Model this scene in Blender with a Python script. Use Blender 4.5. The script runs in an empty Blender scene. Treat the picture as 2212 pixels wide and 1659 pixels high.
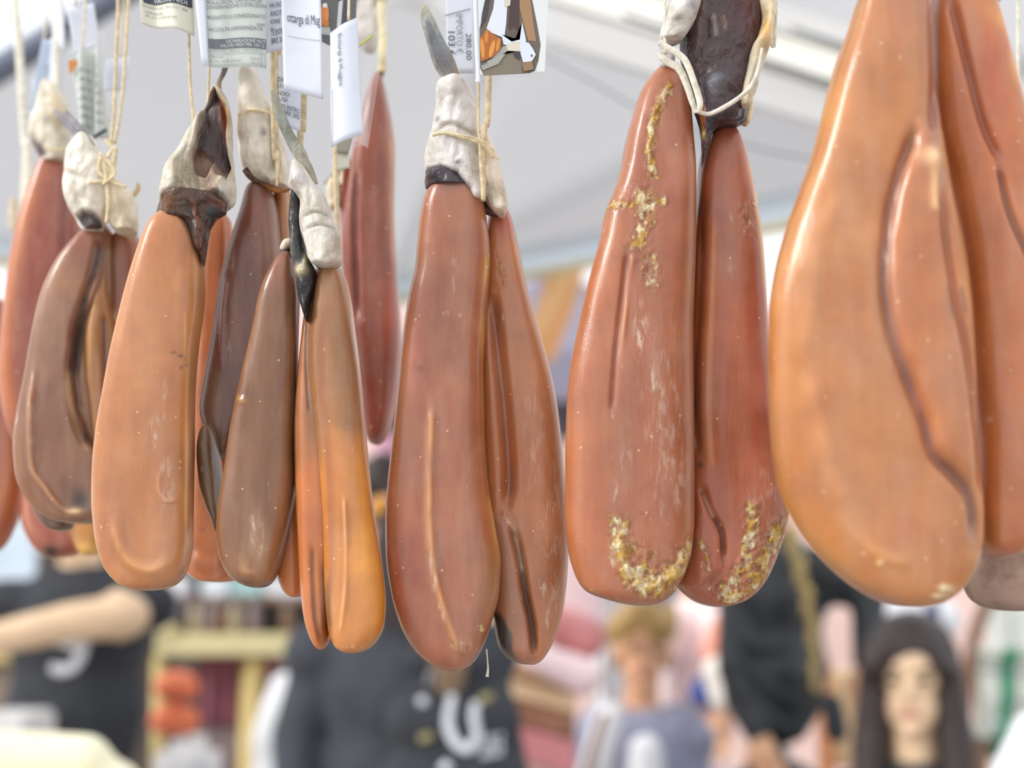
import bpy, bmesh, math, random
import numpy as np
from mathutils import Vector, Matrix, noise
random.seed(7)
S = bpy.context.scene
C = S.collection
# ------------------------------------------------------------------ camera
FPX = 3195.0
CAMZ, PITCH = 1.55, math.radians(8.0)
cam_d = bpy.data.cameras.new('camera')
cam = bpy.data.objects.new('camera', cam_d); C.objects.link(cam)
cam.location = (0, 0, CAMZ); cam.rotation_euler = (math.radians(90) + PITCH, 0, 0)
cam_d.sensor_width = 36; cam_d.lens = 36 * FPX / 2212
cam_d.clip_start = .05; cam_d.clip_end = 200
cam_d.dof.use_dof = True; cam_d.dof.focus_distance = .655; cam_d.dof.aperture_fstop = 5.1
S.camera = cam
# ------------------------------------------------------------------ world, light, exposure
W = bpy.data.worlds.new('overcast_sky'); S.world = W; W.use_nodes = True
wn = W.node_tree.nodes; wl = W.node_tree.links
bg = wn['Background']; bg.inputs['Strength'].default_value = 1.38
tc = wn.new('ShaderNodeTexCoord'); sep = wn.new('ShaderNodeSeparateXYZ'); rp = wn.new('ShaderNodeValToRGB')
wl.new(tc.outputs['Generated'], sep.inputs[0]); wl.new(sep.outputs['Z'], rp.inputs[0]); wl.new(rp.outputs[0], bg.inputs[0])
rp.color_ramp.elements[0].position = 0.0; rp.color_ramp.elements[0].color = (.93, .93, .95, 1)
rp.color_ramp.elements[1].position = .6; rp.color_ramp.elements[1].color = (.90, .95, 1.0, 1)
sun_d = bpy.data.lights.new('hazy_sun', 'SUN'); sun_d.energy = 2.2; sun_d.angle = math.radians(14); sun_d.color = (1, .97, .92)
sun = bpy.data.objects.new('hazy_sun', sun_d); C.objects.link(sun)
sun.rotation_euler = Vector((1.0, .42, -.66)).to_track_quat('-Z', 'Y').to_euler()   # from the open left side of the stall
S.view_settings.view_transform = 'Standard'; S.view_settings.look = 'None'
S.view_settings.gamma = 1; S.view_settings.use_curve_mapping = False
S.view_settings.exposure = 0.0
S.cycles.use_denoising = True
S.cycles.max_bounces = 8; S.cycles.transparent_max_bounces = 16

# ------------------------------------------------------------------ helpers
CP, SP = math.cos(PITCH), math.sin(PITCH)
def ray(px, py):
    x = (px - 1106.0) / FPX; u = (829.5 - py) / FPX
    return np.array([x, CP - u * SP, SP + u * CP])
def WP(px, py, Y):
    """point of the upright plane at distance Y seen at a pixel"""
    r = ray(px, py); k = Y / r[1]
    return np.array([r[0] * k, Y, CAMZ + r[2] * k])
def ZP(px, py, z):
    r = ray(px, py); k = (z - CAMZ) / r[2]
    return np.array([r[0] * k, r[1] * k, z])
def MM(Y): return Y / FPX            # metres per pixel at distance Y
def lin(c):
    return tuple(((v / 255) / 12.92 if v / 255 <= .04045 else ((v / 255 + .055) / 1.055) ** 2.4) for v in c[:3])
def prop(o, label=None, cat=None, group=None, kind=None):
    if label: o['label'] = label
    if cat: o['category'] = cat
    if group: o['group'] = group
    if kind: o['kind'] = kind
    return o
def thing(name, loc, label, cat, group=None):
    o = bpy.data.objects.new(name, None); C.objects.link(o); o.location = Vector(loc)
    o.empty_display_size = .02
    return prop(o, label, cat, group)
def mesh_obj(name, verts, faces, mat, parent=None, smooth=True, cols=None, fx=None, label=None):
    o0 = Vector((0, 0, 0))
    p = parent
    while p is not None:
        o0 = o0 + Vector(p.location); p = p.parent
    v = np.asarray(verts, dtype=float)
    if parent is None:
        c = np.array([(v[:, 0].min() + v[:, 0].max()) / 2, (v[:, 1].min() + v[:, 1].max()) / 2, v[:, 2].min()])
    else:
        c = np.array(o0)
    me = bpy.data.meshes.new(name)
    me.from_pydata((v - c).tolist(), [], [list(map(int, f)) for f in faces])
    me.update()
    if smooth: me.shade_smooth()
    if mat: me.materials.append(mat)
    if cols is not None:
        a = me.color_attributes.new('Col', 'FLOAT_COLOR', 'POINT')
        d = np.ones((len(v), 4)); d[:, :3] = cols; a.data.foreach_set('color', d.ravel())
    if fx is not None:
        a = me.color_attributes.new('fx', 'FLOAT_COLOR', 'POINT')
        d = np.ones((len(v), 4)); d[:, :3] = fx; a.data.foreach_set('color', d.ravel())
    o = bpy.data.objects.new(name, me); C.objects.link(o)
    if parent is not None: o.parent = parent
    else: o.location = Vector(c)
    if label: o['label'] = label
    return o

# ------------------------------------------------------------------ materials
MATS = {}
def nt(name):
    m = bpy.data.materials.new(name); m.use_nodes = True
    return m, m.node_tree.nodes, m.node_tree.links, m.node_tree.nodes['Principled BSDF']
def plain(name, rgb, rough=.6, var=.06, scale=8, bump=.0, spec=.5, metal=0, sss=0, sheen=0):
    if name in MATS: return MATS[name]
    m, n, l, b = nt(name)
    c = lin(rgb)
    t = n.new('ShaderNodeTexCoord'); no = n.new('ShaderNodeTexNoise'); no.inputs['Scale'].default_value = scale
    no.inputs['Detail'].default_value = 5
    l.new(t.outputs['Object'], no.inputs['Vector'])
    r = n.new('ShaderNodeValToRGB'); l.new(no.outputs['Fac'], r.inputs[0])
    r.color_ramp.elements[0].position = .3; r.color_ramp.elements[1].position = .7
    r.color_ramp.elements[0].color = tuple(max(0, v * (1 - var * 2)) for v in c) + (1,)
    r.color_ramp.elements[1].color = tuple(min(1, v * (1 + var * 2)) for v in c) + (1,)
    l.new(r.outputs[0], b.inputs['Base Color'])
    b.inputs['Roughness'].default_value = rough; b.inputs['Metallic'].default_value = metal
    b.inputs['Specular IOR Level'].default_value = spec
    if sheen: b.inputs['Sheen Weight'].default_value = sheen
    if sss:
        b.inputs['Subsurface Weight'].default_value = sss; b.inputs['Subsurface Scale'].default_value = .01
        b.inputs['Subsurface Radius'].default_value = (1, .4, .2)
    if bump:
        bp = n.new('ShaderNodeBump'); bp.inputs['Strength'].default_value = bump; bp.inputs['Distance'].default_value = .01
        l.new(no.outputs['Fac'], bp.inputs['Height']); l.new(bp.outputs[0], b.inputs['Normal'])
    MATS[name] = m
    return m
def nmath(n, l, op, a, b=None, clamp=False):
    q = n.new('ShaderNodeMath'); q.operation = op; q.use_clamp = clamp
    for i, v in enumerate((a, b)):
        if v is None: continue
        if isinstance(v, (int, float)): q.inputs[i].default_value = v
        else: l.new(v, q.inputs[i])
    return q.outputs[0]
def nmix(n, l, fac, a, b, mode='MIX'):
    q = n.new('ShaderNodeMix'); q.data_type = 'RGBA'; q.blend_type = mode
    if isinstance(fac, (int, float)): q.inputs[0].default_value = fac
    else: l.new(fac, q.inputs[0])
    for i, v in ((6, a), (7, b)):
        if isinstance(v, tuple): q.inputs[i].default_value = v
        else: l.new(v, q.inputs[i])
    return q.outputs[2]
def roe_mat():
    m, n, l, b = nt('cured_roe_wax')
    col = n.new('ShaderNodeVertexColor'); col.layer_name = 'Col'
    fx = n.new('ShaderNodeVertexColor'); fx.layer_name = 'fx'
    sx = n.new('ShaderNodeSeparateColor'); l.new(fx.outputs[0], sx.inputs[0])
    g = n.new('ShaderNodeNewGeometry')
    def nz(scale, detail=4, stretch=None, rough=.55):
        no = n.new('ShaderNodeTexNoise'); no.inputs['Scale'].default_value = scale; no.inputs['Detail'].default_value = detail
        no.inputs['Roughness'].default_value = rough
        if stretch:
            mp = n.new('ShaderNodeMapping'); mp.inputs['Scale'].default_value = stretch
            l.new(g.outputs['Position'], mp.inputs[0]); l.new(mp.outputs[0], no.inputs['Vector'])
        else: l.new(g.outputs['Position'], no.inputs['Vector'])
        return no.outputs['Fac']
    def ramp(v, a, bb):
        q = n.new('ShaderNodeMapRange'); q.inputs[1].default_value = a; q.inputs[2].default_value = bb
        l.new(v, q.inputs[0]); return q.outputs[0]
    mot = ramp(nz(45, 6), .3, .7)
    streak = ramp(nz(110, 5, (1, 1, .16)), .35, .7)
    grain = nz(900, 3)
    c1 = nmix(n, l, mot, (.80, .74, .72, 1), (1.10, 1.13, 1.04, 1))
    c = nmix(n, l, 1.0, col.outputs[0], c1, 'MULTIPLY')
    c = nmix(n, l, nmath(n, l, 'MULTIPLY', streak, .20), c, (.60, .42, .30, 1))
    haze = ramp(nz(70, 7, (1, 1, .45), .65), .50, .68)
    c = nmix(n, l, nmath(n, l, 'MULTIPLY', haze, .13), c, (.70, .47, .36, 1))  # gloss sheen mixed into the base colour as pale patches
    # small pale fat specks
    vo = n.new('ShaderNodeTexVoronoi'); vo.inputs['Scale'].default_value = 230; l.new(g.outputs['Position'], vo.inputs['Vector'])
    sp = nmath(n, l, 'LESS_THAN', vo.outputs['Distance'], .13)
    sel = nmath(n, l, 'GREATER_THAN', nz(160, 2), .60)
    sp = nmath(n, l, 'MULTIPLY', sp, sel)
    c = nmix(n, l, nmath(n, l, 'MULTIPLY', sp, .55), c, (.85, .62, .38, 1))
    # white, salt-like scuffs
    wn_ = ramp(nz(420, 7, (1, 1, .26), .65), .50, .66)
    wmask = nmath(n, l, 'MULTIPLY', nmath(n, l, 'MULTIPLY', wn_, sx.outputs[1], True), .92)
    c = nmix(n, l, wmask, c, (.88, .76, .62, 1))
    # yellow crust
    cn = nz(330, 9, (1, 1, .6), .72)
    thr = nmath(n, l, 'SUBTRACT', .625, nmath(n, l, 'MULTIPLY', sx.outputs[0], .22))
    cm = ramp(nmath(n, l, 'SUBTRACT', cn, thr), .0, .10)
    cm = nmath(n, l, 'MULTIPLY', cm, ramp(sx.outputs[0], .02, .25), True)
    hue = ramp(nz(190, 5), .42, .58)
    yc = nmix(n, l, hue, (.66, .40, .07, 1), (.84, .72, .46, 1))
    c = nmix(n, l, cm, c, yc)
    l.new(c, b.inputs['Base Color'])
    rr = nmath(n, l, 'ADD', nmath(n, l, 'MULTIPLY', mot, .14), .27)
    rr = nmath(n, l, 'ADD', rr, nmath(n, l, 'MULTIPLY', cm, .3))
    l.new(rr, b.inputs['Roughness'])
    b.inputs['Subsurface Weight'].default_value = .55
    b.inputs['Subsurface Radius'].default_value = (1, .50, .16); b.inputs['Subsurface Scale'].default_value = .008
    b.inputs['Coat Weight'].default_value = .32; b.inputs['Coat Roughness'].default_value = .20
    bp = n.new('ShaderNodeBump'); bp.inputs['Distance'].default_value = .0011; bp.inputs['Strength'].default_value = .6
    h = nmath(n, l, 'ADD', nmath(n, l, 'MULTIPLY', streak, .35), nmath(n, l, 'MULTIPLY', grain, .10))
    h = nmath(n, l, 'ADD', h, nmath(n, l, 'MULTIPLY', cm, 1.3)); h = nmath(n, l, 'ADD', h, nmath(n, l, 'MULTIPLY', cn, nmath(n, l, 'MULTIPLY', sx.outputs[0], 1.5)))
    h = nmath(n, l, 'ADD', h, nmath(n, l, 'MULTIPLY', wmask, .5)); h = nmath(n, l, 'ADD', h, nmath(n, l, 'MULTIPLY', sp, .5))
    l.new(h, bp.inputs['Height']); l.new(bp.outputs[0], b.inputs['Normal'])
    return m
def skin_mat(name, rough=.5, sss=.25, wr=1.0):
    """dried fish skin and membrane; base colour from the mesh, mottled"""
    m, n, l, b = nt(name)
    col = n.new('ShaderNodeVertexColor'); col.layer_name = 'Col'
    g = n.new('ShaderNodeNewGeometry')
    def nz(s, d, st=(1, 1, 1)):
        mp = n.new('ShaderNodeMapping'); mp.inputs['Scale'].default_value = st; l.new(g.outputs['Position'], mp.inputs[0])
        no = n.new('ShaderNodeTexNoise'); no.inputs['Scale'].default_value = s; no.inputs['Detail'].default_value = d
        l.new(mp.outputs[0], no.inputs['Vector']); return no.outputs['Fac']
    a = nz(95, 6); s2 = nz(260, 4, (1, 1, .3))
    r = n.new('ShaderNodeMapRange'); r.inputs[1].default_value = .32; r.inputs[2].default_value = .55; l.new(a, r.inputs[0])
    c1 = nmix(n, l, r.outputs[0], (.74, .70, .63, 1), (1.12, 1.11, 1.10, 1))
    c = nmix(n, l, 1.0, col.outputs[0], c1, 'MULTIPLY'); l.new(c, b.inputs['Base Color'])
    b.inputs['Roughness'].default_value = rough
    b.inputs['Subsurface Weight'].default_value = sss; b.inputs['Subsurface Scale'].default_value = .004
    vo = n.new('ShaderNodeTexVoronoi'); vo.feature = 'DISTANCE_TO_EDGE'; vo.inputs['Scale'].default_value = 75
    mp2 = n.new('ShaderNodeMapping'); mp2.inputs['Scale'].default_value = (1, 1, .6); l.new(g.outputs['Position'], mp2.inputs[0])
    av = n.new('ShaderNodeVectorMath'); av.operation = 'ADD'; no3 = n.new('ShaderNodeTexNoise'); no3.inputs['Scale'].default_value = 60; l.new(g.outputs['Position'], no3.inputs['Vector'])
    sc3 = n.new('ShaderNodeVectorMath'); sc3.operation = 'SCALE'; sc3.inputs['Scale'].default_value = .02; l.new(no3.outputs['Color'], sc3.inputs[0]); l.new(mp2.outputs[0], av.inputs[0]); l.new(sc3.outputs[0], av.inputs[1]); l.new(av.outputs[0], vo.inputs['Vector'])
    ed = nmath(n, l, 'MINIMUM', nmath(n, l, 'MULTIPLY', vo.outputs['Distance'], 5.0), 1.0)
    bp = n.new('ShaderNodeBump'); bp.inputs['Distance'].default_value = .0030 * wr; bp.inputs['Strength'].default_value = .8
    l.new(nmath(n, l, 'ADD', nmath(n, l, 'ADD', a, nmath(n, l, 'MULTIPLY', s2, .5)), nmath(n, l, 'MULTIPLY', ed, .22)), bp.inputs['Height']); l.new(bp.outputs[0], b.inputs['Normal'])
    return m
ROE = roe_mat(); MEMB = skin_mat('pale_membrane'); DARK = skin_mat('dark_dried_skin', .28, .0, 1.2); FIN = skin_mat('dried_fin', .55, .1, .8)
TWINE = plain('raffia_twine', (226, 208, 170), .6, .10, 300, .2)
TWINE_W = plain('white_twine', (232, 226, 208), .6, .08, 300, .2)
TWINE_O = plain('ochre_raffia', (216, 196, 158), .6, .12, 300, .2)
PAPER = plain('label_paper', (222, 226, 238), .45, .02, 60)
PAPER_G = plain('label_paper_grey_green', (208, 214, 206), .42, .03, 300)
PAPER_C = plain('label_paper_cream', (226, 224, 205), .42, .02, 60)
INK = plain('black_ink', (62, 64, 78), .5, .02)
INK_L = plain('grey_ink', (140, 146, 146), .5, .02)
INK_W = plain('white_ink', (225, 228, 228), .5, .02)
def clear_mat():
    m, n, l, b = nt('clear_plastic_film')
    tr = n.new('ShaderNodeBsdfTransparent'); tr.inputs[0].default_value = (.99, .99, .99, 1)
    gl = n.new('ShaderNodeBsdfGlossy'); gl.inputs['Roughness'].default_value = .10
    tl = n.new('ShaderNodeBsdfTranslucent'); tl.inputs[0].default_value = (.93, .95, .97, 1)
    df = n.new('ShaderNodeBsdfDiffuse'); df.inputs[0].default_value = (.93, .95, .97, 1)
    m0 = n.new('ShaderNodeMixShader'); l.new(tl.outputs[0], m0.inputs[1]); l.new(df.outputs[0], m0.inputs[2])
    m1 = n.new('ShaderNodeMixShader'); m1.inputs[0].default_value = .14; l.new(tr.outputs[0], m1.inputs[1]); l.new(m0.outputs[0], m1.inputs[2])
    m2 = n.new('ShaderNodeMixShader'); fr = n.new('ShaderNodeLayerWeight'); fr.inputs[0].default_value = .12
    l.new(fr.outputs['Fresnel'], m2.inputs[0]); l.new(m1.outputs[0], m2.inputs[1]); l.new(gl.outputs[0], m2.inputs[2])
    l.new(m2.outputs[0], n['Material Output'].inputs[0])
    return m
CLEAR = clear_mat()
def vcol_mat(name, rough=.5):
    m, n, l, b = nt(name)
    col = n.new('ShaderNodeVertexColor'); col.layer_name = 'Col'; l.new(col.outputs[0], b.inputs['Base Color'])
    b.inputs['Roughness'].default_value = rough
    return m
PRINT = vcol_mat('printed_picture', .4)

# ------------------------------------------------------------------ lofted bodies
def pchip(xs, ys, x):
    xs = np.asarray(xs, float); ys = np.asarray(ys, float)
    h = np.diff(xs); d = np.diff(ys) / h
    m = np.zeros_like(ys)
    if len(xs) == 2: m[:] = d[0]
    else:
        for i in range(1, len(xs) - 1):
            if d[i - 1] * d[i] > 0:
                w1 = 2 * h[i] + h[i - 1]; w2 = h[i] + 2 * h[i - 1]
                m[i] = (w1 + w2) / (w1 / d[i - 1] + w2 / d[i])
        m[0], m[-1] = d[0], d[-1]
    i = np.clip(np.searchsorted(xs, x) - 1, 0, len(xs) - 2)
    t = (x - xs[i]) / h[i]
    return ((2*t**3 - 3*t**2 + 1) * ys[i] + (t**3 - 2*t**2 + t) * h[i] * m[i] + (-2*t**3 + 3*t**2) * ys[i+1] + (t**3 - t**2) * h[i] * m[i+1])
def seg_dist(P, pts):
    d = np.full(len(P), 1e9)
    for (ax, ay), (bx, by) in zip(pts[:-1], pts[1:]):
        vx, vy = bx - ax, by - ay; L2 = vx * vx + vy * vy + 1e-9
        t = np.clip(((P[:, 0] - ax) * vx + (P[:, 1] - ay) * vy) / L2, 0, 1)
        d = np.minimum(d, np.hypot(P[:, 0] - ax - t * vx, P[:, 1] - ay - t * vy))
    return d
def in_poly(P, pts):
    c = np.zeros(len(P), bool); n = len(pts)
    for i in range(n):
        x1, y1 = pts[i]; x2, y2 = pts[(i + 1) % n]
        if y1 == y2: continue
        k = ((y1 > P[:, 1]) != (y2 > P[:, 1])) & (P[:, 0] < (x2 - x1) * (P[:, 1] - y1) / (y2 - y1) + x1)
        c ^= k
    return c
def smooth(a): a = np.clip(a, 0, 1); return a * a * (3 - 2 * a)
def smooth_line(pts, n=8):
    """Catmull-Rom through the points"""
    if len(pts) < 3: return pts
    p = [pts[0]] + list(pts) + [pts[-1]]; out = []
    for i in range(1, len(p) - 2):
        a, b, c, d = (np.array(q, float) for q in p[i-1:i+3])
        for k in range(n):
            t = k / n
            out.append(tuple(.5 * ((2*b) + (-a + c)*t + (2*a - 5*b + 4*c - d)*t*t + (-a + 3*b - 3*c + d)*t**3)))
    out.append(tuple(pts[-1])); return out
def loft(name, L, R, Y, T, col, mat, parent, feats=(), n=2.5, nphi=72, rings=150, wob=(.0020, 30), fine=(.0, 1), bow=0.0, back=.8, lean=0.0, seed=0, label=None):
    """body between a left and right outline (pixels on the upright plane Y); T half thickness in metres"""
    y0, y1 = L[0][1], L[-1][1]
    tos = lambda y: np.arccos(np.clip(1 - 2 * (np.asarray(y, float) - y0) / (y1 - y0), -1, 1)) / math.pi
    s = np.linspace(0, 1, rings)
    ypx = y0 + (y1 - y0) * (1 - np.cos(math.pi * s)) / 2
    xl = pchip(tos([p[1] for p in L]), [p[0] for p in L], s)
    xr = pchip(tos([p[1] for p in R]), [p[0] for p in R], s)
    hw = np.maximum(xr - xl, .5) / 2; cx = (xr + xl) / 2
    hm = np.percentile(hw, 75)
    q = np.clip(hw / (.8 * hm), 0, 1); tt = T * np.sqrt(1 - (1 - q) ** 2)
    nf = int(nphi * .7); nb = nphi - nf
    n = 2 + (n - 2) * 1.45 if mat is ROE else n
    Uf = np.sin(np.linspace(-1, 1, nf) * math.pi / 2); Ub = np.sin(np.linspace(1, -1, nb + 2)[1:-1] * math.pi / 2)
    U = np.concatenate([Uf, Ub]); V = (1 - np.abs(U) ** n) ** (1 / n); V[nf:] *= -back
    if mat is ROE: col = (col[0] * .945, col[1] * .935, col[2] * .86)
    px = cx[:, None] + hw[:, None] * U[None, :]; py = np.repeat(ypx[:, None], nphi, 1)
    dep = tt[:, None] * V[None, :]
    P = np.stack([px.ravel(), py.ravel()], 1); dep = dep.ravel()
    front = smooth(np.repeat(V[None, :], rings, 0).ravel() * 1.6)
    N = len(P)
    cols = np.tile(np.array(lin(col)), (N, 1)); fx = np.zeros((N, 3))
    disp = np.zeros(N)
    if mat is ROE:
        if nphi > 60: pass
        e = smooth((np.abs(np.repeat(U[None, :], rings, 0).ravel()) - .62) / .38)
        cols += (np.array([cols[0, 0] * 1.08, cols[0, 1] * 1.10, cols[0, 2] * .62]) - cols) * (e * .75)[:, None]  # amber rims: light through the thin edges, put into the colour
    jit = np.array([noise.noise(Vector((a * .02 + seed, b * .013, seed * 3.1))) for a, b in P]) if N else 0
    for f in feats:
        k = f[0]
        if k == 'line':
            _, pts, w, d, cc, al = f
            g = np.exp(-(seg_dist(P, smooth_line(pts)) / w) ** 2) * front
            de = np.minimum(np.hypot(P[:, 0] - pts[0][0], P[:, 1] - pts[0][1]), np.hypot(P[:, 0] - pts[-1][0], P[:, 1] - pts[-1][1]))
            g *= np.clip(de / (4 * w) + .1, 0, 1) if len(pts) > 2 else 1
            if cc is not None and sum(cc) > 420: g *= np.clip(.75 + 1.1 * jit, .2, 1.1)
            disp += g * d
            if cc is not None: cols += (np.array(lin(cc)) - cols) * (g * al)[:, None]
        elif k == 'blob':
            _, x, y, rx, ry, d, cc, al = f
            g = np.exp(-(((P[:, 0] - x) / rx) ** 2 + ((P[:, 1] - y) / ry) ** 2) * (1 + .9 * jit)) * np.maximum(front, .35)
            disp += g * d
            if cc is not None: cols += (np.array(lin(cc)) - cols) * np.clip(g * al, 0, 1)[:, None]
        elif k == 'poly':
            _, pts, soft, d, cc, al = f
            dd = seg_dist(P, list(pts) + [pts[0]]); ins = in_poly(P, pts)
            sd = np.where(ins, dd, -dd) + jit * soft
            g = smooth(.5 + sd / (2 * soft)) * np.maximum(front, 0)
            disp += g * d
            if cc is not None: cols += (np.array(lin(cc)) - cols) * (g * al)[:, None]
        elif k == 'crust':
            _, pts, w, st = f
            g = np.exp(-(seg_dist(P, pts) / w) ** 2) * np.maximum(front, .3); fx[:, 0] = np.maximum(fx[:, 0], g * st)
        elif k == 'white':
            _, x, y, rx, ry, st = f
            g = np.exp(-(((P[:, 0] - x) / rx) ** 2 + ((P[:, 1] - y) / ry) ** 2)); fx[:, 1] = np.maximum(fx[:, 1], g * st)
        elif k == 'wline':
            _, pts, w, st = f
            g = np.exp(-(seg_dist(P, smooth_line(pts)) / w) ** 2); fx[:, 1] = np.maximum(fx[:, 1], g * st)
    k = fx[:, 0] > .25
    if k.any():
        kn = np.array([noise.noise(Vector((a * .09, b * .09, 3.3))) + .6 * noise.noise(Vector((a * .25, b * .25, 1.3))) for a, b in P[k]])
        disp[k] += fx[k, 0] * kn * .0016
    sc = MM(Y)
    ss = np.repeat(s[:, None], nphi, 1).ravel()
    Yv = Y + bow * np.sin(math.pi * ss) + lean * ss
    rx_ = (P[:, 0] - 1106) / FPX; ru = (829.5 - P[:, 1]) / FPX
    ry_ = CP - ru * SP; rz_ = SP + ru * CP
    X = rx_ / ry_ * Y; Z = CAMZ + rz_ / ry_ * Y
    pts3 = np.stack([X, Yv - dep - disp, Z], 1)
    ctr = np.stack([np.repeat(((cx - 1106) / FPX / CP * Y)[:, None], nphi, 1).ravel(), Yv, Z], 1)
    if wob[0] or fine[0]:
        dirs = pts3 - ctr; dirs[:, 2] = 0; ln = np.linalg.norm(dirs, axis=1) + 1e-6; dirs /= ln[:, None]
        for amp, fr in (wob, fine):
            if not amp: continue
            nn = np.array([noise.noise(Vector((p[0] * fr + seed * 7.7, p[1] * fr, p[2] * fr * .6))) for p in pts3])
            amp_ = amp * np.clip(ln / .006, .1, 1)
            pts3 += dirs * (nn * amp_)[:, None]
    faces = []
    for i in range(rings - 1):
        a = i * nphi; b = a + nphi
        for j in range(nphi):
            j2 = (j + 1) % nphi
            faces.append((a + j, a + j2, b + j2, b + j))
    faces.append(tuple(range(nphi))[::-1]); faces.append(tuple((rings - 1) * nphi + j for j in range(nphi)))
    # outward normals
    o = mesh_obj(name, pts3, [f[::-1] for f in faces], mat, parent, True, cols, fx, label)
    return o
def sweep(name, pts, widths, thick, mat, parent, seg=12, col=None, noise_amp=0, label=None, nsub=8, cap=True, seed=0):
    """tube along world points; width across in the picture plane, thick = fraction towards the viewer"""
    pts = [np.array(p, float) for p in pts]
    w = list(widths) if hasattr(widths, '__len__') else [widths] * len(pts)
    if len(pts) > 2:
        q4 = smooth_line([tuple(p) + (ww,) for p, ww in zip(pts, w)], nsub)
        pts = [np.array(q[:3]) for q in q4]; w = [q[3] for q in q4]
    V = []; F = []; n = len(pts)
    for i, p in enumerate(pts):
        t = pts[min(i + 1, n - 1)] - pts[max(i - 1, 0)]; t /= np.linalg.norm(t) + 1e-9
        vd = np.array([0, 1.0, 0]) if abs(t[1]) < .9 else np.array([0, 0, 1.0])
        a = np.cross(t, vd); a /= np.linalg.norm(a) + 1e-9; b = np.cross(a, t)
        for k in range(seg):
            f = 2 * math.pi * k / seg
            r = w[i] * (1 + noise_amp * noise.noise(Vector((p[0] * 90 + math.cos(f) * 1.3 + seed, p[2] * 90, math.sin(f) * 1.3))))
            V.append(p + a * math.cos(f) * r + b * math.sin(f) * r * thick)
    for i in range(n - 1):
        for k in range(seg):
            k2 = (k + 1) % seg
            F.append((i * seg + k, i * seg + k2, (i + 1) * seg + k2, (i + 1) * seg + k))
    F.append(tuple(range(seg))[::-1]); F.append(tuple((n - 1) * seg + k for k in range(seg)))
    cols = None
    if col is not None:
        if isinstance(col[0], (tuple, list)):
            ks = np.linspace(0, 1, n); cc = np.array([lin(c) for c in col]); st = np.linspace(0, 1, len(col))
            cr = np.stack([np.interp(ks, st, cc[:, j]) for j in range(3)], 1)
            cols = np.repeat(cr, seg, 0)
        else: cols = np.tile(np.array(lin(col)), (len(V), 1))
    return mesh_obj(name, V, [f[::-1] for f in F], mat, parent, True, cols, None, label)
RACK_Z = 1.985; TOPS = []
def psweep(name, ppts, wpx, thick, Y, mat, parent, **k):
    """sweep given in pixels: ppts = (x, y[, dY])"""
    pts = [WP(p[0], p[1], Y + (p[2] if len(p) > 2 else 0)) for p in ppts]
    if ppts[-1][1] < -250:                       # strings run straight up to the rack
        pts[-1][2] = RACK_Z; TOPS.append(pts[-1].copy())
    sc = MM(Y)
    w = [v * sc for v in wpx] if hasattr(wpx, '__len__') else wpx * sc
    return sweep(name, pts, w, thick, mat, parent, **k)
def boxw(name, lo, hi, mat, parent=None, bev=.0, rot=0, label=None):
    """box between two world corners, edges bevelled"""
    lo = np.minimum(lo, hi), np.maximum(lo, hi)
    a, b = lo
    bm = bmesh.new(); bmesh.ops.create_cube(bm, size=1)
    s = b - a
    for v in bm.verts: v.co = Vector((v.co.x * s[0], v.co.y * s[1], v.co.z * s[2]))
    if bev:
        bmesh.ops.bevel(bm, geom=list(bm.edges), offset=min(bev, min(s) * .45), segments=2, affect='EDGES')
    if rot: bmesh.ops.rotate(bm, cent=(0, 0, 0), matrix=Matrix.Rotation(rot, 3, 'Y'), verts=bm.verts)
    c = (a + b) / 2
    vs = [np.array(v.co) + c for v in bm.verts]; bm.verts.index_update(); fs = [[v.index for v in f.verts] for f in bm.faces]; bm.free()
    return mesh_obj(name, vs, fs, mat, parent, False, label=label)
def pbox(name, x0, y0, x1, y1, Y, dep, mat, parent=None, bev=.003, rot=0, label=None):
    a = WP(x0, y0, Y); b = WP(x1, y1, Y); b[1] += dep
    return boxw(name, a, b, mat, parent, bev, rot, label)
# ------------------------------------------------------------------ setting: ground, canopy, backdrop
GROUND = plain('paving_stone', (150, 146, 142), .8, .1, 3, .2)
gv = [(-14, -6, 0), (14, -6, 0), (14, 16, 0), (-14, 16, 0), (-14, -6, -.1), (14, -6, -.1), (14, 16, -.1), (-14, 16, -.1)]
gf = [(0, 1, 2, 3), (7, 6, 5, 4), (0, 4, 5, 1), (1, 5, 6, 2), (2, 6, 7, 3), (3, 7, 4, 0)]
prop(mesh_obj('floor', gv, gf, GROUND, None, False), 'grey market square paving under the stalls', kind='structure')
def canopy_mat():
    m, n, l, b = nt('white_awning_fabric')
    d = n.new('ShaderNodeBsdfDiffuse'); t = n.new('ShaderNodeBsdfTranslucent'); mx = n.new('ShaderNodeMixShader')
    no = n.new('ShaderNodeTexNoise'); no.inputs['Scale'].default_value = 1.3; tcx = n.new('ShaderNodeTexCoord'); l.new(tcx.outputs['Object'], no.inputs['Vector'])
    r = n.new('ShaderNodeValToRGB'); l.new(no.outputs['Fac'], r.inputs[0])
    r.color_ramp.elements[0].color = (.79, .79, .82, 1); r.color_ramp.elements[1].color = (.88, .875, .87, 1)
    l.new(r.outputs[0], d.inputs[0]); l.new(r.outputs[0], t.inputs[0]); mx.inputs[0].default_value = .58
    l.new(d.outputs[0], mx.inputs[1]); l.new(t.outputs[0], mx.inputs[2]); l.new(mx.outputs[0], n['Material Output'].inputs[0])
    return m
CANOPY = canopy_mat()
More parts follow.
